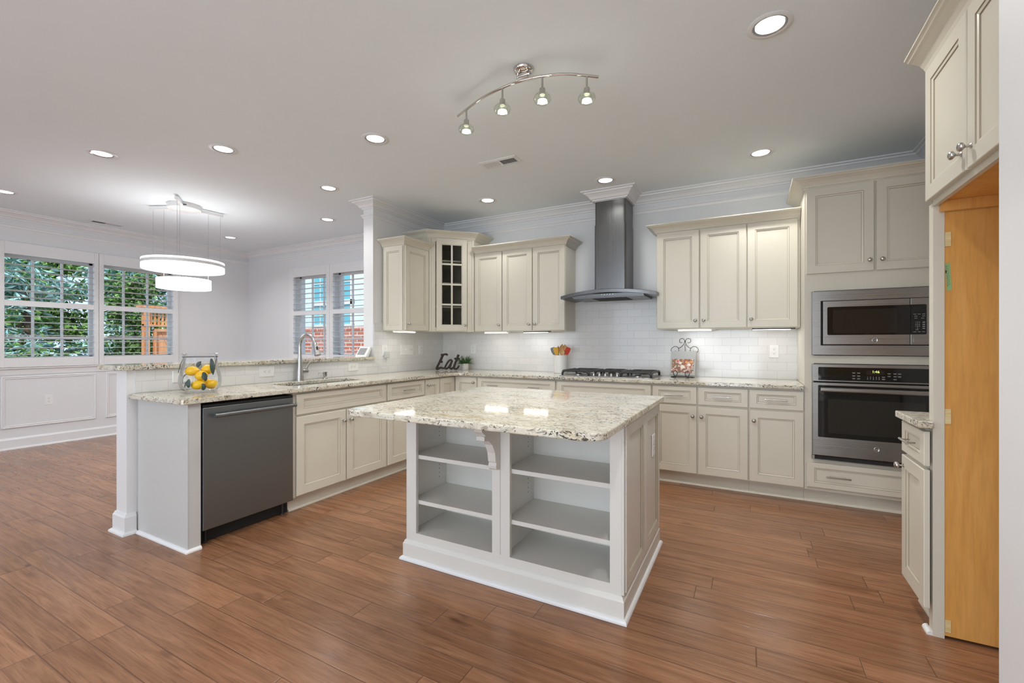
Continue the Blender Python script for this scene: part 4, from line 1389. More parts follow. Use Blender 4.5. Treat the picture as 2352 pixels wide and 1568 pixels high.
# strip lights under the wall cabinets
UC = [(-2.635, 4.540, 0.31, 0, 'slim lit strip lamp under the single wall cabinet by the corner'), (-2.120, 4.540, 0.30, 0, 'slim lit strip lamp under the double cabinet next to the hood'),
      (-0.455, 4.540, 0.30, 0, 'slim lit strip lamp under the double cabinet above the cookbook'), (0.175, 4.540, 0.30, 0, 'slim lit strip lamp under the cabinet beside the oven tower'),
      (-3.340, 3.760, 0.32, PI / 2, 'slim lit strip lamp over the light switches on the sink wall')]
for i, (x, y, L, r, lab) in enumerate(UC):
    t = thing('strip_light', lab, 'strip light', (x, y, U0), r, 'strip lights under the wall cabinets')
    MB().box(-L / 2, L / 2, -0.012, 0.030, -0.012, -0.0004).box(L / 2, L / 2 + 0.03, 0.000, 0.020, -0.010, -0.0004).build('housing', M['rubber'] if i % 2 else M['white'], t)
    MB().box(-L / 2 + 0.006, L / 2 - 0.006, -0.016, 0.022, -0.0165, -0.0122).build('diffuser', M['ucl'], t)
    lamp('strip_lamp', 'AREA', (0, 0.01, -0.0185), 0.5, (1.0, 0.96, 0.90), (0, 0, 0), L, 0.03, 'RECTANGLE', parent=t)

# air grilles in the ceiling
for x, y, r, lab in ((-1.868, 3.300, 0, 'white air vent in the kitchen ceiling between track lamp and hood'), (-7.300, 2.590, PI / 2, 'white air vent in the dining ceiling along the window wall')):
    t = thing('ceiling_vent', lab, 'vent', (x, y, CEIL), r, 'ceiling air vents')
    L, W = 0.352, 0.150
    fr = MB().rings(-L / 2, L / 2, -W / 2, W / 2, [(0, 0, 0), (0, 0, 0.004), (0.028, 0.028, 0.009), (0.030, 0.030, 0.0)], lambda p, q, o: (p, q, -o), [0] * 4, False, False)
    fr.box(-0.007, 0.007, -W / 2 + 0.03, W / 2 - 0.03, -0.009, 0.0)
    fr.build('frame', M['trim'], t)
    MB().box(-L / 2 + 0.028, L / 2 - 0.028, -W / 2 + 0.028, W / 2 - 0.028, -0.0012, -0.0004).build('duct_opening', M['rubber'], t)
    sl = MB()
    for s in (-1, 1):
        for i in range(11):
            xx = s * (0.016 + 0.0118 * (i + 0.5))
            sl.prism([(xx - 0.003 + 0.0035 * s, -0.0085), (xx - 0.002 + 0.0035 * s, -0.0085), (xx + 0.003 - 0.0035 * s, -0.0015), (xx + 0.002 - 0.0035 * s, -0.0015)], 'y', -W / 2 + 0.029, W / 2 - 0.029)
    sl.build('slats', M['trim'], t)

# ------------------------------------------------------------------ wall plates
def face_holes(mb, cx, cy, put, rot=False):
    for s in (-1, 1):
        oy = s * 0.0195
        for dx, dy, w, h in ((-0.0065, 0.004, 0.0022, 0.0075), (0.0065, 0.004, 0.0022, 0.0065), (0.0, -0.008, 0.0045, 0.0045)):
            a, b = cx + dx, cy + oy + dy
            if rot:
                a, b, w, h = cx + oy + dy, cy - dx, h, w
            put(mb, a, b, w, h)


def plate(name, label, cat, loc, rot, w=0.079, h=0.124, kind='outlet', turned=False, group='white wall outlets'):
    """A wall plate facing local -y at the given point (centre of the plate, on the wall face)."""
    t = thing(name, label, cat, loc, rot, group)
    MB().rings(-w / 2, w / 2, -h / 2, h / 2, [(0, 0, 0.0003), (0, 0, 0.003), (0.004, 0.004, 0.006)], lambda p, q, o: (p, -o, q), [0, 0, 0]).build('cover_plate', M['white'], t)
    if kind == 'outlet':
        for s in (-1, 1):
            c = (s * 0.0195, 0) if turned else (0, s * 0.0195)
            rx, rz = (0.0145, 0.0165) if turned else (0.0165, 0.0145)
            sk = MB().prism([(c[0] + rx * math.cos(q * PI / 10), c[1] + rz * math.sin(q * PI / 10)) for q in range(20)], 'y', -0.0078, -0.0058).build('socket', M['white'], t)
            hb = MB()
            for dx, dz, ww, hh in ((-0.0065, 0.003, 0.0022, 0.0075), (0.0065, 0.003, 0.0022, 0.0065), (0.0, -0.0075, 0.0045, 0.0045)):
                if turned:
                    dx, dz, ww, hh = dz, dx, hh, ww
                hb.box(c[0] + dx - ww / 2, c[0] + dx + ww / 2, -0.0082, -0.0077, c[1] + dz - hh / 2, c[1] + dz + hh / 2)
            hb.build('slots', M['rubber'], sk)
    return t


SX = -3.565
plate('wall_outlet', 'sideways outlet on the bar splashback, half hidden behind the lemon jar', 'outlet', (SX, 1.690, 1.010), PI / 2, 0.131, 0.090, turned=True)
plate('wall_outlet', 'sideways outlet on the bar splashback between lemon jar and faucet', 'outlet', (SX, 2.318, 1.008), PI / 2, 0.131, 0.090, turned=True)
plate('wall_outlet', 'sideways outlet on the bar splashback beyond the soap dispenser', 'outlet', (SX, 3.236, 1.006), PI / 2, 0.131, 0.090, turned=True)
o = plate('wall_outlet', 'outlet under the sink-wall cabinet with a small grey plug in it', 'outlet', (SX, 3.682, 1.168), PI / 2)
plate('wall_outlet', 'outlet on the side tiles behind the word sign, next to the switches', 'outlet', (SX, 4.297, 1.168), PI / 2)
plate('wall_outlet', 'outlet on the back tiles directly above the potted plant', 'outlet', (-3.090, 4.750, 1.172), 0)
plate('wall_outlet', 'outlet on the back tiles hidden by the cookbook stand', 'outlet', (-0.515, 4.750, 1.150), 0)
plate('wall_outlet', 'outlet on the back tiles near the oven tower', 'outlet', (0.205, 4.750, 1.171), 0)
plate('wall_outlet', 'outlet on the panelled end of the island', 'outlet', (IX1 + 0.0105, 2.690, 0.650), PI / 2)
plate('wall_outlet', 'outlet low on the white wainscot under the dining window', 'outlet', (XW, 2.150, 0.548), PI / 2)
t = thing('plug_adapter', 'small grey plug with thin white cord in the sink-wall outlet', 'plug', (SX, 3.692, 1.118), PI / 2)
MB().box(-0.026, 0.032, -0.036, -0.0085, -0.036, 0.034).build('housing', M['adapter'], t, False, 0.004)
MB().tube(bez([(0.003, -0.022, -0.036), (0.004, -0.016, -0.10), (0.000, -0.012, -0.135), (-0.06, -0.010, -0.150), (-0.14, -0.010, -0.090), (-0.185, -0.012, -0.030)], 6), 0.0022, 6).build('cord', M['white'], t)
t = plate('switch_plate', 'wide white plate with four toggle switches on the sink wall', 'light switch', (SX, 4.048, 1.168), PI / 2, 0.222, 0.124, 'switch', group=None)
for i in range(4):
    x = -0.069 + 0.046 * i
    MB().prism([(-0.0060, -0.005), (-0.0185, 0.006 if i < 3 else -0.002), (-0.0185, 0.011 if i < 3 else -0.007), (-0.0060, 0.008)], 'x', x - 0.005, x + 0.005).build('toggle', M['white'], t)

# ------------------------------------------------------------------ things on the worktops
# digital panel leaning on the wall end
t = thing('digital_panel', 'small white digital panel with grey screen leaning at the bar end', 'control panel', (-3.640, 3.445, 1.101), 0.12)
mb = MB()
pr = [(-0.060, 0), (-0.022, 0), (0.022, 0.100), (0.006, 0.104)]
mb.prism([(-0.052, 0.000), (-0.006, 0.000), (0.052, 0.098), (0.030, 0.106)], 'x', -0.072, 0.072)
bd = mb.build('housing', M['white'], t, False, 0.004)
a, b = Vector((-0.052, 0.0)), Vector((0.030, 0.106))
d = (b - a).normalized()
nn = Vector((-d.y, d.x))
sc = MB()
q = [a + d * (a - b).length * f for f in (0.20, 0.86)]
sc.prism([tuple(q[0] + nn * 0.0004), tuple(q[1] + nn * 0.0004), tuple(q[1] + nn * 0.0016), tuple(q[0] + nn * 0.0016)], 'x', -0.054, 0.040)
sc.build('screen', M['screen'], t)

# glass jar with lemons
JX, JY = -3.300, 1.672
t = thing('glass_jar', 'round clear glass jar of lemons with a wire handle, on the near worktop end', 'jar', (JX, JY, CT1))
th = 0.0035
op = [(0.0, 0.0003), (0.088, 0.0003), (0.104, 0.008), (0.120, 0.040), (0.1255, 0.075), (0.121, 0.110), (0.111, 0.150), (0.1015, 0.195), (0.0975, 0.228), (0.098, 0.240), (0.105, 0.250), (0.1065, 0.256), (0.104, 0.260)]
ip = [(0.099, 0.258), (0.095, 0.243), (0.0940, 0.228), (0.098, 0.195), (0.1075, 0.150), (0.1175, 0.110), (0.122, 0.075), (0.1165, 0.042), (0.102, 0.014), (0.086, 0.008), (0.0, 0.008)]
MB().lathe(op + ip, (0, 0, 0), 48).build('glass', M['jar'], t)
wr = MB()
wr.tube([(0.1005 * math.cos(2 * PI * i / 40), 0.1005 * math.sin(2 * PI * i / 40), 0.238) for i in range(40)], 0.0016, 6, 0, True)
ca, sa = math.cos(math.radians(28)), math.sin(math.radians(28))
for s in (-1, 1):
    px, py = s * ca, s * sa
    wr.tube(bez([(px * 0.1005, py * 0.1005, 0.238), (px * 0.108, py * 0.108, 0.243), (px * 0.113, py * 0.113, 0.236), (px * 0.118 + 0.010, py * 0.118 - 0.022, 0.18), (px * 0.124 + 0.014, py * 0.124 - 0.03, 0.13 if s < 0 else 0.155)], 5), 0.0018, 6)
    wr.lathe([(0.0, -0.004), (0.004, -0.002), (0.004, 0.002), (0.0, 0.004)], (px * 0.108, py * 0.108, 0.241), 8)
wr.build('wire_handle', M['black'], t)

rgt, fwd = Vector((ca, sa, 0)), Vector((-sa, ca, 0))


def jar_pos(u, w, h):
    return Vector((JX, JY, CT1)) + rgt * u + fwd * w + Vector((0, 0, h))


def leaf(pts, wid, mat, par, normal):
    """A pointed leaf blade along pts, slightly folded."""
    P = bez(pts, 5)
    mb = MB()
    n_ = len(P)
    vs, fs = [], []
    for i, p in enumerate(P):
        t_ = (P[min(i + 1, n_ - 1)] - P[max(i - 1, 0)]).normalized()
        sd = t_.cross(normal).normalized()
        w = wid * math.sin(PI * min(0.98, 0.06 + 0.94 * i / (n_ - 1))) ** 0.8
        vs += [p + sd * w + normal * w * 0.2, p - normal * 0.0006, p - sd * w + normal * w * 0.2, p + normal * 0.0006]
    for i in range(n_ - 1):
        for a_, b_ in ((0, 1), (1, 2), (2, 3), (3, 0)):
            fs.append((i * 4 + a_, i * 4 + b_, i * 4 + 4 + b_, i * 4 + 4 + a_))
    mb.add(vs, fs, 0, True)
    return mb.build('leaf', mat, par, True)


LEM = [((-0.042, -0.022, 0.142), (0.85, 0.1, 0.12), 'topmost lemon at the rim side of the jar, nearest its left wire'), ((0.036, 0.026, 0.150), (0.8, 0.3, 0.1), 'lemon at the top of the pile, mostly behind another'),
       ((0.030, -0.032, 0.112), (0.9, -0.1, 0.2), 'big lemon in the middle of the jar with dark leaf across it'), ((0.018, -0.050, 0.052), (0.95, 0.0, 0.20), 'lowest front lemon resting on the jar bottom'),
       ((0.062, 0.022, 0.050), (0.3, 0.9, 0.05), 'lemon low at the faucet side of the jar, partly hidden'), ((-0.012, 0.058, 0.056), (0.8, 0.3, 0.1), 'lemon at the back of the jar, peeking between the leaves')]
lprof = [(r * 0.94, h * 0.92) for r, h in [(0.0, -0.052), (0.004, -0.050), (0.008, -0.045), (0.018, -0.039), (0.028, -0.026), (0.0335, -0.010), (0.0340, 0.006), (0.0300, 0.022), (0.0210, 0.036), (0.0110, 0.043), (0.0060, 0.049), (0.0, 0.051)]]
LT = []
for (u, w, h), ax, lab in LEM:
    p = jar_pos(u, w, h)
    t = thing('lemon', lab, 'lemon', p, 0, 'lemons in the glass jar')
    mb = MB().lathe(lprof, (0, 0, 0), 24)
    dv = (rgt * ax[0] + fwd * ax[1] + Vector((0, 0, ax[2]))).normalized()
    R_ = dv.to_track_quat('Z', 'Y').to_matrix()
    mb.v = [tuple(R_ @ Vector(v)) for v in mb.v]
    mb.build('fruit', M['lemon'], t)
    LT.append(t)
LVS = [(LT[2], [(0.060, -0.062, 0.135), (0.074, -0.068, 0.118), (0.080, -0.070, 0.092), (0.072, -0.064, 0.078)], 0.020, 'n'), (LT[0], [(-0.030, -0.070, 0.090), (-0.022, -0.084, 0.075), (-0.018, -0.088, 0.050), (-0.024, -0.082, 0.034)], 0.019, 'n'),
       (LT[0], [(-0.078, -0.010, 0.125), (-0.094, -0.020, 0.108), (-0.098, -0.030, 0.082), (-0.090, -0.036, 0.055)], 0.018, 'r'), (LT[1], [(0.068, 0.010, 0.225), (0.074, 0.012, 0.190), (0.086, 0.0, 0.150), (0.094, -0.010, 0.115)], 0.018, 'n'),
       (LT[1], [(-0.045, 0.030, 0.168), (-0.038, 0.034, 0.180), (-0.030, 0.036, 0.192), (-0.020, 0.036, 0.206)], 0.016, 'n'), (LT[3], [(-0.030, -0.060, 0.022), (-0.052, -0.070, 0.018), (-0.074, -0.062, 0.016), (-0.086, -0.040, 0.020)], 0.018, 'z'),
       (LT[4], [(0.060, -0.070, 0.060), (0.074, -0.072, 0.046), (0.070, -0.070, 0.030), (0.055, -0.068, 0.022)], 0.016, 'n'), (LT[5], [(-0.070, -0.050, 0.050), (-0.050, -0.072, 0.062), (-0.044, -0.078, 0.048), (-0.060, -0.070, 0.034)], 0.017, 'r')]
for lt, pts, wid, nk in LVS:
    nv = {'n': -fwd, 'r': (-rgt - fwd).normalized(), 'z': Vector((0, 0, 1))}[nk]
    leaf([jar_pos(*p) for p in pts], wid, M['leafd'], lt, nv)

# word sign
t = thing('word_sign', 'dark wooden script sign reading Eat in the worktop corner', 'sign', (-3.235, 4.405, CT1 + 0.0095), math.radians(24))
S_ = 0.001 / 1.0
st = MB()


def stroke(pts, r, n_=6):
    P = bez([(x * 0.001, 0, z * 0.001) for x, z in pts], n_)
    st.tube(P, r if not isinstance(r, (list, tuple)) else [r[0] + (r[1] - r[0]) * i / (len(P) - 1) for i in range(len(P))], 10, 0, False, ((0, 1, 0), 0.9))


# letter forms traced on a 290 x 190 mm board
stroke([(-87, 182), (-70, 180), (-45, 184), (-20, 186), (-2, 174)], (0.011, 0.013))
stroke([(-62, 176), (-84, 128), (-112, 70), (-138, 18), (-130, 7), (-112, 14), (-88, 24), (-62, 18), (-40, 14)], (0.0155, 0.011))
stroke([(-98, 92), (-80, 94), (-64, 96)], 0.012)
stroke([(52, 108), (36, 118), (10, 104), (-16, 66), (-34, 26), (-22, 10), (4, 24), (28, 58), (52, 112)], 0.0112)
stroke([(54, 112), (38, 66), (26, 26), (40, 10), (60, 18), (78, 34)], 0.012)
stroke([(132, 182), (116, 140), (92, 80), (76, 32), (84, 12), (108, 10), (130, 34), (136, 52)], (0.0155, 0.010))
stroke([(80, 134), (104, 131), (130, 134), (148, 128)], 0.0115)
st.build('lettering', M['sign'], t)

# potted plant
t = thing('potted_plant', 'little white pot of spiky green plant beside the word sign', 'plant', (-3.115, 4.600, CT1))
MB().lathe([(0.0, 0.0003), (0.040, 0.0003), (0.043, 0.004), (0.045, 0.078), (0.041, 0.078), (0.040, 0.064), (0.0, 0.064)], (0, 0, 0), 24).build('pot', M['pot'], t)
pl = MB()
rnd = random.Random(3)
for i in range(110):
    a = rnd.uniform(0, 2 * PI)
    el = rnd.uniform(0.05, 1.35)
    Ln = rnd.uniform(0.06, 0.14)
    b = Vector((0.022 * math.cos(a) * rnd.random(), 0.022 * math.sin(a) * rnd.random(), 0.066))
    d = Vector((math.cos(a) * math.cos(el), math.sin(a) * math.cos(el), math.sin(el)))
    e = b + d * Ln + Vector((0, 0, -0.02 * math.cos(el)))
    m_ = b + d * Ln * 0.55 + Vector((0, 0, 0.012))
    pl.tube([b, m_, e], [0.0017, 0.0026, 0.0004], 4)
    if i % 2 == 0:
        s_ = d.orthogonal().normalized()
        for k_ in (0.45, 0.7):
            q = b + d * Ln * k_ + Vector((0, 0, 0.008))
            pl.tube([q, q + s_ * 0.012 + d * 0.012], [0.0022, 0.0004], 4)
            pl.tube([q, q - s_ * 0.012 + d * 0.012], [0.0022, 0.0004], 4)
pl.build('foliage', M['leafp'], t)

# utensil crock
UX, UYC = -1.845, 4.605
t = thing('utensil_crock', 'plain white ceramic crock holding cooking utensils by the cooktop', 'crock', (UX, UYC, CT1))
MB().lathe([(0.0, 0.0003), (0.072, 0.0003), (0.0755, 0.004), (0.0765, 0.194), (0.0735, 0.197), (0.0705, 0.194), (0.0695, 0.012), (0.0, 0.012)], (0, 0, 0), 36).build('jar', M['ceramic'], t)


def utensil(name, label, cat, foot_, head, roll, kind, mat):
    """foot_/head: points in the crock's frame; a flat-bladed tool whose blade faces the viewer, turned by roll."""
    t = thing(name, label, cat, (UX + foot_[0], UYC + foot_[1], CT1 + foot_[2]), 0, 'cooking utensils in the crock')
    a_, b_ = Vector((0, 0, 0)), Vector(head) - Vector(foot_)
    d = b_.normalized()
    n_ = Vector((0.38 + roll, -0.9, 0.05))
    n_ = (n_ - d * n_.dot(d)).normalized()
    s_ = d.cross(n_)
    Lh = b_.length
    hl = 0.085 if kind == 'spatula' else 0.075
    hm = M['spoon'] if kind != 'spatula' or mat is M['grey_sil'] else M['spoon']
    MB().tube([a_, d * (Lh - hl + 0.012)], 0.0052, 8).build('handle', M['spoon'], t)
    mb = MB()
    if kind == 'spatula':
        w0, w1, nn_ = 0.016, 0.027, 6
        out = [(-w0, 0), (w0, 0), (w1, hl * 0.5), (w1, hl * 0.92), (w1 * 0.55, hl), (-w1 * 0.75, hl * 0.99), (-w1, hl * 0.88), (-w1, hl * 0.45)]
        z_ = 0.005
        vs = [d * (Lh - hl + q[1]) + s_ * q[0] + n_ * zz for zz in (-z_, z_) for q in out]
        k_ = len(out)
        fs = [tuple(range(k_)), tuple(range(k_, 2 * k_))] + [(i, (i + 1) % k_, k_ + (i + 1) % k_, k_ + i) for i in range(k_)]
        mb.add(vs, fs)
        mb.build('blade', mat, t, False, 0.003)
    else:
        w = 0.030 if kind == 'wide' else 0.024
        rows, k_ = 9, 12
        vs, fs = [], []
        for i in range(rows):
            f = i / (rows - 1)
            ww = w * math.sin(PI * (0.10 + 0.90 * f) ** 0.8) if f < 1 else 0.002
            ww = max(ww, 0.003)
            for q in range(k_):
                an = 2 * PI * q / k_
                cup = -0.012 * math.sin(PI * f) * (1 - (math.cos(an)) ** 2 * 0.9)
                vs.append(d * (Lh - hl + hl * f) + s_ * ww * math.cos(an) + n_ * (0.0035 * math.sin(an) + cup * (1 if math.sin(an) > 0 else 0.7)))
        for i in range(rows - 1):
            for q in range(k_):
                r = (q + 1) % k_
                fs.append((i * k_ + q, i * k_ + r, (i + 1) * k_ + r, (i + 1) * k_ + q))
        fs += [tuple(range(k_)), tuple((rows - 1) * k_ + q for q in range(k_))]
        mb.add(vs, fs, 0, True)
        mb.build('bowl', mat, t)
    return t


utensil('spatula', 'spatula with grey silicone blade leaning out of the crock', 'spatula', (0.0, -0.012, 0.014), (-0.088, -0.024, 0.284), 0, 'spatula', M['grey_sil'])
utensil('spatula', 'spatula with yellow silicone blade in the crock', 'spatula', (0.020, -0.036, 0.014), (-0.044, -0.044, 0.284), 0.2, 'spatula', M['yel_sil'])
utensil('spatula', 'spatula with red silicone blade leaning towards the cooktop', 'spatula', (0.0, 0.012, 0.014), (0.094, 0.002, 0.284), 0, 'spatula', M['red_sil'])
utensil('wooden_spoon', 'narrow wooden spoon next to the yellow spatula', 'spoon', (-0.018, 0.012, 0.014), (-0.036, 0.018, 0.300), 0.9, 'spoon', M['spoon'])
utensil('wooden_spoon', 'broad wooden spoon at the back, tallest in the crock', 'spoon', (0.0, 0.035, 0.014), (-0.002, 0.052, 0.322), 0, 'wide', M['spoon'])
utensil('wooden_spoon', 'wooden spoon standing upright beside the red spatula', 'spoon', (0.026, 0.012, 0.014), (0.046, 0.020, 0.318), 0, 'wide', M['spoon'])
utensil('wooden_spoon', 'slotted wooden spoon low in front of the other spoons', 'spoon', (0.014, -0.030, 0.014), (0.030, -0.034, 0.276), 0, 'wide', M['spoon'])

# cookbook on a scrolled wire stand
BX, BY, BR = -0.567, 4.575, math.radians(-6)
t = thing('cookbook_stand', 'scrolled dark wire stand holding the cookbook', 'stand', (BX, BY, CT1), BR)
w_ = MB()
LEAN = 0.28
up = lambda x, z, o=0.0: (x, LEAN * z + 0.006 - o, z + 0.004)


def wire(pts, r=0.0028):
    w_.tube(bez([up(*p) if len(p) == 2 else up(p[0], p[1], p[2]) for p in pts], 6), r, 8)


for s in (-1, 1):
    wire([(s * 0.012, 0.02), (s * 0.052, 0.10), (s * 0.060, 0.20), (s * 0.055, 0.268), (s * 0.086, 0.295), (s * 0.122, 0.276), (s * 0.124, 0.246), (s * 0.098, 0.236), (s * 0.082, 0.252)])
    wire([(s * 0.062, 0.276), (s * 0.034, 0.288), (s * 0.010, 0.318), (s * 0.004, 0.350), (s * 0.022, 0.372), (s * 0.050, 0.364), (s * 0.050, 0.336), (s * 0.026, 0.330)])
    # hooks at the foot that hold the book
    P = [(s * 0.050, 0.003, 0.000), (s * 0.060, 0.003, 0.045), (s * 0.075, 0.045, 0.066), (s * 0.052, 0.062, 0.066), (s * 0.035, 0.038, 0.070), (s * 0.052, 0.004, 0.075), (s * 0.078, 0.000, 0.070)]
    wire(P, 0.0034)
    w_.tube(bez([(s * 0.055, 0.004, 0.004), (s * 0.10, -0.03, 0.003), (s * 0.105, 0.02, 0.003), (s * 0.095, 0.05, 0.003)], 5), 0.003, 8)
w_.tube([(-0.095, 0.006, 0.005), (0.095, 0.006, 0.005)], 0.003, 8)
w_.tube([up(0, 0.315), (0, 0.150, 0.10), (0, 0.165, 0.003)], 0.0026, 8)
w_.lathe([(0.0, -0.008), (0.006, -0.006), (0.006, 0.006), (0.0, 0.008)], up(0, 0.345), 10)
w_.build('wire_frame', M['black'], t)
t = thing('cookbook', 'hardback cookbook with a food photograph on its grey cover', 'book', (BX, BY, CT1), BR)
bw, bh, bt = 0.117, 0.238, 0.018
nrm2 = Vector((0, -1, LEAN)).normalized()


def bk(x, z, o):
    b = Vector((0, LEAN * 1.0, 1)).normalized() * z
    return Vector((x, 0, 0)) + b + nrm2 * o + Vector((0, -0.001, 0.016))


def plateb(mb, x0, x1, z0, z1, o0, o1, mat=0):
    vs = [bk(x, z, o) for x in (x0, x1) for z in (z0, z1) for o in (o0, o1)]
    mb.add(vs, [(0, 1, 3, 2), (4, 6, 7, 5), (0, 4, 5, 1), (2, 3, 7, 6), (0, 2, 6, 4), (1, 5, 7, 3)], mat)
    return mb


mb = MB()
plateb(mb, -bw, bw, 0, bh, 0.003, 0.0055)
plateb(mb, -bw, bw, 0, bh, bt + 0.0035, bt + 0.006)
plateb(mb, -bw, -bw + 0.0025, 0, bh, 0.0055, bt + 0.0035)
cv = mb.build('cover', M['paper'], t)
mb = MB()
plateb(mb, -bw + 0.003, bw - 0.004, 0.003, bh - 0.003, 0.0056, bt + 0.0034).build('pages', M['ceramic'], t)


def food_mat():
    g = G('food_photograph')
    v = g.n('TexCoord', out=3)
    vo = g.t.nodes.new('ShaderNodeTexVoronoi')
    g.set(vo, 'Vector', v)
    vo.inputs['Scale'].default_value = 64
    vo.inputs['Randomness'].default_value = 1.0
    s = g.n('SeparateColor', {0: vo.outputs['Color']}, 0)
    c = g.ramp(s, [(0.0, srgb(150, 86, 62)), (0.14, srgb(214, 186, 172)), (0.34, srgb(176, 108, 90)), (0.48, srgb(104, 112, 76)), (0.62, srgb(216, 202, 192)), (0.76, srgb(192, 128, 84)), (0.85, srgb(140, 72, 60)), (0.94, srgb(190, 184, 164))], 'CONSTANT')
    e = g.n('MapRange', {0: vo.outputs['Distance'], 1: 0.3, 2: 0.75, 3: 0.0, 4: 0.65})
    c = g.mix(e, c, srgb(120, 62, 40))
    return g.p(base=c, rough=0.35)


mb = MB()
plateb(mb, -bw + 0.014, bw - 0.014, 0.022, 0.160, bt + 0.0061, bt + 0.0066).build('photograph', food_mat(), cv)
ft = MB()
for x, z, r, m_ in ((-0.048, 0.138, 0.017, 0), (0.0, 0.082, 0.019, 1), (0.034, 0.130, 0.013, 2), (0.078, 0.132, 0.014, 2), (0.060, 0.104, 0.015, 1), (-0.020, 0.120, 0.012, 1)):
    k_ = [bk(x + r * math.cos(q * PI / 10), z + r * 0.95 * math.sin(q * PI / 10), bt + 0.0070) for q in range(20)]
    ft.add(k_, [tuple(range(20))], m_)
    if m_ == 0:
        k_ = [bk(x + r * 0.68 * math.cos(q * PI / 10), z + r * 0.66 * math.sin(q * PI / 10), bt + 0.0073) for q in range(20)]
        ft.add(k_, [tuple(range(20))], 3)
ft.build('photograph_dots', [plain('pink_slice', srgb(232, 190, 182), 0.4), plain('pale_slice', srgb(236, 222, 208), 0.4), plain('orange_slice', srgb(222, 150, 80), 0.4), plain('ruby_slice', srgb(190, 90, 78), 0.4)], cv, recalc=False)

# ------------------------------------------------------------------ outside the windows
struct(MB().box(-40, -7.86, -30, 40, -0.35, -0.25).box(-7.86, 20, 4.96, 40, -0.35, -0.25).build('ground', M['ground']))
t = thing('wood_fence', 'sunlit cedar fence with a slatted top outside the dining window', 'fence', (-10.5, 5.4, -0.25))
f_ = MB()
FXp = -10.5
for y in (4.33, 6.4):
    f_.box(FXp - 0.05, FXp + 0.05, y - 0.05, y + 0.05, -0.25, 1.94)
f_.box(FXp - 0.03, FXp + 0.055, 4.28, 6.5, 1.575, 1.62)
f_.box(FXp - 0.07, FXp + 0.09, 4.20, 6.5, 1.945, 1.985)
f_.box(FXp - 0.03, FXp + 0.045, 4.46, 6.34, 1.49, 1.535)
f_.box(FXp - 0.03, FXp + 0.045, 4.46, 4.50, 0.0, 1.49)
f_.build('frame', M['cedar'], t, True)
s_ = MB()
for i in range(30):
    y = 4.40 + 0.066 * i
    s_.box(FXp - 0.012, FXp + 0.012, y, y + 0.034, 1.62, 1.945)
s_.build('slats', M['cedar'], t, True)
bd = MB()
for i in range(22):
    y = 4.10 + i * 0.12
    pts = []
    bd.add([(FXp + 0.01, max(4.5, y), -0.1), (FXp + 0.01, max(4.5, y + 0.112), -0.1), (FXp + 0.01, max(4.5, y - 0.60 + 0.112), 1.49), (FXp + 0.01, max(4.5, y - 0.60), 1.49),
            (FXp - 0.012, max(4.5, y), -0.1), (FXp - 0.012, max(4.5, y + 0.112), -0.1), (FXp - 0.012, max(4.5, y - 0.60 + 0.112), 1.49), (FXp - 0.012, max(4.5, y - 0.60), 1.49)],
           [(0, 1, 2, 3), (7, 6, 5, 4), (0, 1, 5, 4), (1, 2, 6, 5), (2, 3, 7, 6), (3, 0, 4, 7)])
bd.build('boards', M['cedar'], t, True)

# neighbouring house seen through the far dining windows
t = thing('neighbour_house', 'neighbouring house with pale siding above a brick base, outside the far window', 'house', (-10, 9.0, -0.25))
MB().box(-14, -4, 9.0, 9.25, -0.25, 1.60).build('brick_base', M['brick'], t, True)
sold = MB()
for i in range(74):
    x = -14.0 + 0.115 * i
    sold.box(x, x + 0.092, 8.985, 9.10, 1.605, 1.705)
sold.build('soldier_brick', M['brick'], t, True)
MB().box(-14, -4, 9.005, 9.24, 1.60, 1.71).build('mortar_band', M['house_trim'], t, True)
MB().box(-14, -4, 9.02, 9.24, 1.71, 6.0).build('siding_wall', M['siding'], t, True)
wf = MB()
for a in (-11.62, -10.88, -10.02):
    wf.box(a, a + (0.14 if a > -10.5 else 0.06), 8.99, 9.02, 1.76, 3.6)
wf.box(-11.62, -9.88, 8.98, 9.02, 1.712, 1.80).box(-11.62, -9.88, 8.99, 9.02, 2.36, 2.50).box(-11.62, -9.88, 8.99, 9.02, 3.55, 3.7)
for z in (2.05, 2.75, 3.0, 3.25):
    wf.box(-11.56, -10.02, 8.995, 9.02, z, z + 0.018)
for x in (-11.3, -10.6, -10.32):
    wf.box(x, x + 0.018, 8.995, 9.02, 1.80, 3.55)
wf.build('window_frame', M['house_trim'], t, True)
MB().box(-11.56, -10.02, 9.008, 9.019, 1.80, 3.55).build('window_glass', M['house_glass'], t, True)


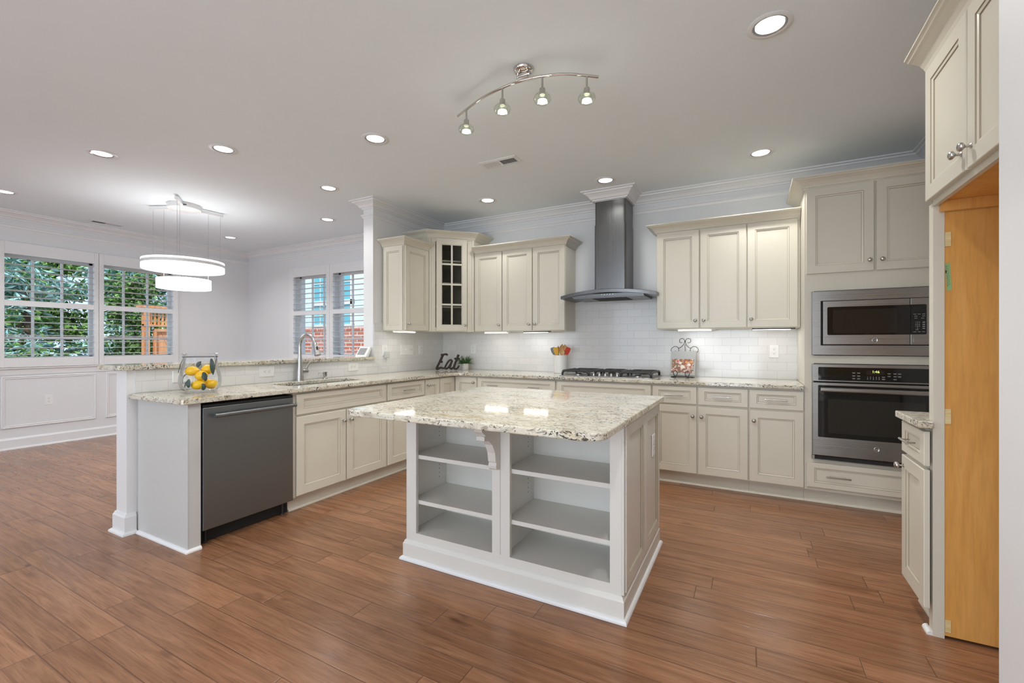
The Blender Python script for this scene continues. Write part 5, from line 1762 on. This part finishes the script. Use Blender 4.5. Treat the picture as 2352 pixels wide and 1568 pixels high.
def tree(name, label, x, y, h, r, mats, seed, n=2600, drop=0.3, leaf_l=0.16, leaf_w=0.03, low=0.2, trunk_r=0.07):
    rnd = random.Random(seed)
    t = thing(name, label, 'tree', (x, y, -0.25), 0, 'trees outside the dining windows')
    tr = MB().tube([(0, 0, 0), (0.05, 0.03, h * 0.35), (-0.04, 0.05, h * 0.75), (0, 0, h * 0.95)], [trunk_r, trunk_r * 0.8, trunk_r * 0.5, 0.01], 8)
    tips = []
    for i in range(46):
        z = h * rnd.uniform(low, 0.97)
        a = rnd.uniform(0, 2 * PI)
        L = r * (1.05 - 0.6 * z / h) * rnd.uniform(0.5, 1.0)
        p0 = Vector((0, 0, z))
        p1 = Vector((math.cos(a) * L, math.sin(a) * L, z + L * rnd.uniform(-drop, 0.35)))
        tr.tube([p0, (p0 + p1) / 2 + Vector((0, 0, 0.06)), p1], [trunk_r * 0.28, trunk_r * 0.18, 0.004], 5)
        tips.append((p0, p1))
    tr.build('trunk', M['bark'], t)
    fo = MB()
    for i in range(n):
        p0, p1 = rnd.choice(tips)
        f = rnd.uniform(0.25, 1.05)
        c = p0.lerp(p1, f) + Vector((rnd.gauss(0, 0.13), rnd.gauss(0, 0.13), rnd.gauss(0, 0.10)))
        d = Vector((rnd.gauss(0, 1), rnd.gauss(0, 1), rnd.gauss(-drop, 0.6))).normalized()
        s_ = d.orthogonal().normalized()
        s_.rotate(Matrix.Rotation(rnd.uniform(0, 2 * PI), 3, d))
        L, w = leaf_l * rnd.uniform(0.6, 1.3), leaf_w * rnd.uniform(0.7, 1.3)
        k_ = d.cross(s_) * w * 0.35
        fo.add([c, c + d * L * 0.45 + s_ * w + k_, c + d * L, c + d * L * 0.45 - s_ * w + k_], [(0, 1, 2, 3)], 0 if rnd.random() < 0.72 else 1)
    fo.build('foliage', mats, t, recalc=False)
    return t


CO, BL, SH = [M['conifer'], M['broad']], [M['broad'], M['shrub']], [M['shrub'], M['broad']]
tree('conifer_tree', 'blue-green conifer filling the first dining window', -11.2, 2.85, 4.6, 1.4, CO, 1, 7000, 0.5, 0.20, 0.022)
tree('conifer_tree', 'blue-green conifer further back between the two dining windows', -14.8, 5.7, 5.2, 1.6, CO, 2, 7000, 0.5, 0.22, 0.026)
tree('leafy_tree', 'leafy green tree behind the first dining window', -16.8, 3.6, 4.8, 1.7, BL, 3, 5200, 0.2, 0.16, 0.055)
tree('leafy_tree', 'leafy green tree behind the ring lamp and the fence', -17.8, 8.3, 5.0, 1.8, BL, 4, 5600, 0.2, 0.16, 0.055)
tree('leafy_tree', 'distant leafy tree far behind the conifers', -21.5, 6.0, 5.8, 2.4, BL, 5, 6000, 0.2, 0.20, 0.07)
tree('leafy_tree', 'low leafy tree beside the fence post', -12.1, 4.75, 3.0, 0.8, SH, 6, 3600, 0.2, 0.10, 0.035, 0.1, 0.035)
tree('leafy_tree', 'bushy low tree under the first dining window', -9.2, 2.55, 1.35, 0.5, SH, 7, 2200, 0.2, 0.08, 0.030, 0.05, 0.03)
tree('leafy_tree', 'tall leafy tree closing the view behind the first window', -22.5, 1.6, 6.0, 2.2, BL, 8, 5600, 0.2, 0.20, 0.07)
tree('leafy_tree', 'broad leafy tree behind the slatted fence top', -23.0, 10.6, 6.2, 2.5, BL, 9, 6000, 0.2, 0.20, 0.07)
